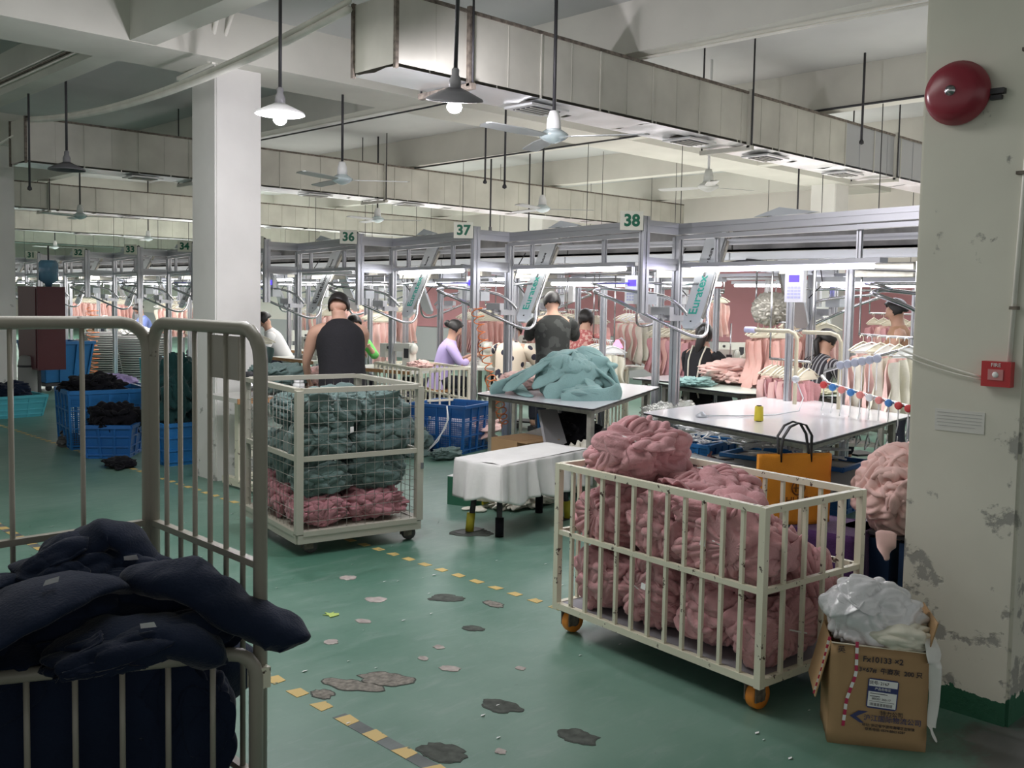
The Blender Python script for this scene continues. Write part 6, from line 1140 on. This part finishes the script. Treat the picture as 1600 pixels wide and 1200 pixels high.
# coiled orange hoses
def coil(lab, p, q, r, n, m=m_oran2, turns=14):
    p, q = Vector(p), Vector(q); ax = (q-p).normalized(); u = ax.orthogonal().normalized(); v = ax.cross(u); N_ = turns*10; pts = [p.lerp(q, i/N_)+(u*cos(i*2*pi/10)+v*sin(i*2*pi/10))*r*(1+.25*sin(i*.13)) for i in range(N_+1)]
    t = thing('coiled_hose', lab, 'hose', p); part('hose', MB().tube(pts, .006, 5), m, t, True)
coil('orange coiled air hose hanging from frame 37 past the sewing machine', (6.55, 7.28, 1.55), (6.50, 7.0, .86), .05, 0, turns=9); coil('orange coiled air hose sagging over the blue lattice crate to the table', (6.50, 7.0, .84), (6.1, 6.35, .45), .045, 0, turns=9)
coil('orange coiled air hose far left among the ribbed tubs', (6.9, 18.1, 1.3), (6.85, 17.9, .05), .09, 0, turns=16)
# pink desk lamp, far wall bits
dl = thing('desk_lamp', 'pink gooseneck desk lamp glowing beside the cream garments', 'lamp', (9.0, 7.35, .80)); part('neck', MB().tube([(0, 0, 0), (0, .0, .22), (.02, .02, .32), (0, .06, .36), (-.02, .1, .33)], .012, 6), m_grey, dl); part('lamp_shade', MB().lathe((-.02, .1, .24), [(.07, 0), (.06, .03), (.03, .08), (.02, .1)], 14), mat('pink_shade', (.85, .25, .40), .4, emit=1.5), dl)
for k, (x, y) in enumerate(((10.9, 6.0),)): 
    t = thing('thread_stand', 'white thread stand among the far machines, '+('right', 'middle', 'behind the column edge')[k], 'stand', (9.62, 6.3, .766)); part('pole', MB().tube([(0, 0, 0), (0, 0, .6)], .008, 5), m_steel, t); part('cone', MB().lathe((.08, 0, .1), [(.04, 0), (.02, .14)], 10), m_whang, t)
# ------------------------------------------------------------------ left background: tubs, cabinets, ribbed baskets
def basket(label, loc, rz, L, W, H, m, group='plastic baskets', slots=True):
    t = crate(label, loc, rz, L, W, H, m, .035, False, group, ribs=3, taper=.82, cat='basket')
    return t
crate('blue tub full of black cloth, behind the nearer tub', (4.02, 10.3, 0), R(-8), .78, .62, .60, m_blue2, .04, True, 'plastic crates', ribs=4, taper=.93)
t = thing('black_cloth', 'black cloth with a white tag on top of the rear blue tub', 'cloth', (3.95, 10.35, .60)); heap(t, (.28, .24, .14), 141, m_black, None, K=1.6, sub=5, flaps=6, box=((-.33, -.27, -.5), (.33, .27, 1)))
basket('dark blue basket of black cloth beside the yellow floor line', (3.86, 9.55, 0), R(52), .62, .46, .33, m_blue)
t = thing('black_cloth', 'black cloth heaped in the near dark blue basket', 'cloth', (3.86, 9.55, .36)); heap(t, (.22, .24, .15), 142, m_black, None, K=1.6, sub=5, flaps=5, box=((-.26, -.26, -.3), (.26, .26, 1)))
basket('cyan basket at the left edge holding dark cloth', (4.05, 13.25, 0), R(5), .66, .5, .28, m_cyan)
t = thing('black_cloth', 'dark cloth with a white patch in the cyan basket', 'cloth', (4.0, 13.3, .30)); heap(t, (.24, .2, .12), 143, m_navy, None, K=1.8, sub=5, flaps=5, box=((-.26, -.2, -.25), (.26, .2, 1)))
basket('mid blue basket behind the trolley, just left of the central column', (4.15, 8.75, 0), R(0), .5, .38, .40, m_blue2)
t = thing('garment_heap', 'dark green garments towering in the basket left of the column', 'garments', (4.2, 8.95, .62)); heap(t, (.24, .28, .36), 144, cloth('bottle_green', (.015, .05, .05)), None, K=1.8, sub=5, flaps=8, box=((-.3, -.3, -.30), (.26, .4, 1)))
t = thing('black_cloth', 'black rags on the green floor below the trolley corner', 'cloth', (3.62, 8.85, .04)); heap(t, (.12, .16, .05), 145, m_black, None, K=2, sub=4, flaps=3, box=((-1, -1, -.035), (1, 1, 1)))
t = thing('black_cloth', 'grey rags on the floor left of the dark blue basket', 'cloth', (3.72, 10.1+.25, .05)); heap(t, (.10, .14, .08), 146, m_rubber, None, K=2, sub=4, flaps=3, box=((-1, -1, -.045), (1, 1, 1)))
tb = thing('tub_trolley', 'tall blue ribbed tub on a dark wheeled base near the left column', 'tub', (5.75, 16.6, 0), R(8))
part('tub_body', MB().add([(-.34, -.34, .14), (.34, -.34, .14), (.34, .34, .14), (-.34, .34, .14), (-.42, -.42, .78), (.42, -.42, .78), (.42, .42, .78), (-.42, .42, .78)], [(0, 3, 2, 1), (0, 1, 5, 4), (1, 2, 6, 5), (2, 3, 7, 6), (3, 0, 4, 7)]), m_blue2, tb)
for k in range(4): part('rib', MB().bar((-.34+.22*k, -.345, .14), (-.41+.27*k, -.43, .78), .03, .03), m_blue2, tb); part('rib', MB().bar((-.345, -.34+.22*k, .14), (-.43, -.41+.27*k, .78), .03, .03), m_blue2, tb)
part('rim', MB().bar((-.43, -.43, .77), (.43, -.43, .77), .05, .04), m_blue2, tb); part('rim', MB().bar((-.43, -.43, .77), (-.43, .43, .77), .05, .04), m_blue2, tb); part('base', MB().box((-.36, -.36, .08), (.36, .36, .13)), m_dark, tb)
for x in (-.28, .28):
    for y in (-.28, .28): part('wheel', MB().lathe((x, y, .05), [(.05, -.015), (.05, .015)], 12, 'y'), m_dark, tb)
gd = thing('grey_drum', 'grey plastic drum beside the blue tub', 'drum', (5.0, 15.6, 0)); part('drum', MB().lathe((0, 0, 0), [(.14, 0), (.15, .05), (.15, .5), (.13, .6), (.10, .62)], 18), mat('drum_grey', (.28, .28, .28), .6), gd); part('band', MB().lathe((0, 0, .45), [(.155, 0), (.155, .03)], 18), m_dark, gd)
rc = thing('metal_locker', 'dark red painted metal cabinet right of the left column', 'cabinet', (5.0, 15.25, 0)); m_drd = mat('dark_red_enamel', (.09, .015, .022), .35)
part('body', MB().box((0, -.05, .42), (.4, .80, 1.66)), m_drd, rc); part('door', MB().box((-.012, 0, .45), (0, .76, 1.63)), m_drd, rc); part('stand_leg', MB().box((0.02, 0, 0), (.06, .04, .42)).box((.02, .7, 0), (.06, .74, .42)), m_dark, rc)
bj = thing('water_bottle', 'translucent blue upturned water bottle above the dark red cabinet', 'bottle', (5.3, 15.6, 1.66)); part('bottle', MB().lathe((0, 0, .0), [(.04, 0), (.06, .05), (.14, .10), (.14, .36), (.11, .40)], 20), mat('blue_bottle', (.15, .32, .48), .15, trans=.4), bj); part('pipe', MB().tube([(0, 0, .4), (0, 0, .62)], .012, 6), m_dark, bj)
def ribbed(label, loc, r0, r1, H, n, seed):
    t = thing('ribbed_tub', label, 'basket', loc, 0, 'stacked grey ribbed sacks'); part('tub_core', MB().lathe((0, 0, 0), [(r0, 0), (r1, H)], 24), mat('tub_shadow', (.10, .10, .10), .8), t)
    for k in range(n): z = H*(k+.5)/n; r = r0+(r1-r0)*z/H; part('hoop', MB().tube([(cos(a)*(r+.01), sin(a)*(r+.01), z+.01*sin(a+seed)) for a in [2*pi*q/20 for q in range(20)]], .011, 4, closed=True), mat('hoop_grey', (.42, .43, .42), .5), t)
ribbed('grey ribbed tub of stacked hoops at left, behind the orange hose', (7.75, 19.2, 0), .45, .62, .80, 18, 1); ribbed('grey ribbed tub of stacked hoops in front of the man in pale blue', (7.75, 17.85, 0), .34, .50, .78, 18, 2)
t = thing('garment_heap', 'white cloth spilling over the ribbed tubs', 'garments', (7.95, 18.6, .84)); heap(t, (.25, .35, .09), 147, m_whitec, None, K=2.5, sub=5, flaps=6)
crate('cyan crate beside the ribbed tub near frame 34', (7.3, 16.0, 0), R(10), .6, .5, .5, m_cyan, lattice=False); crate('blue crate behind the trolley rails left of the column', (4.5, 11.2, 0), R(0), .55, .5, .55, m_blue2, lattice=False)
t = thing('garment_heap', 'lilac cloth in the blue crate left of the column', 'garments', (4.5, 11.2, .56)); heap(t, (.24, .2, .1), 148, m_lil, None, K=2, sub=4, flaps=3)
for k, (x, y, lab) in enumerate(((8.3, 23.0, 'cluttered low shelf of grey bags at the far left'), (9.5, 18.5, 'dark heap of bags under the machines near frame 33'), (7.2, 12.9, 'dark heap under the sewing tables right of the column'), (8.4, 10.2, 'dark heap of bags under the lilac table'))):
    t = thing('garment_heap', lab, 'garments', (x, y, .22)); heap(t, (.5, .4, .26), 150+k, m_rubber if k % 2 == 0 else m_jean, None, K=3, sub=5, flaps=4, box=((-1, -1, -.2), (1, 1, 1)))
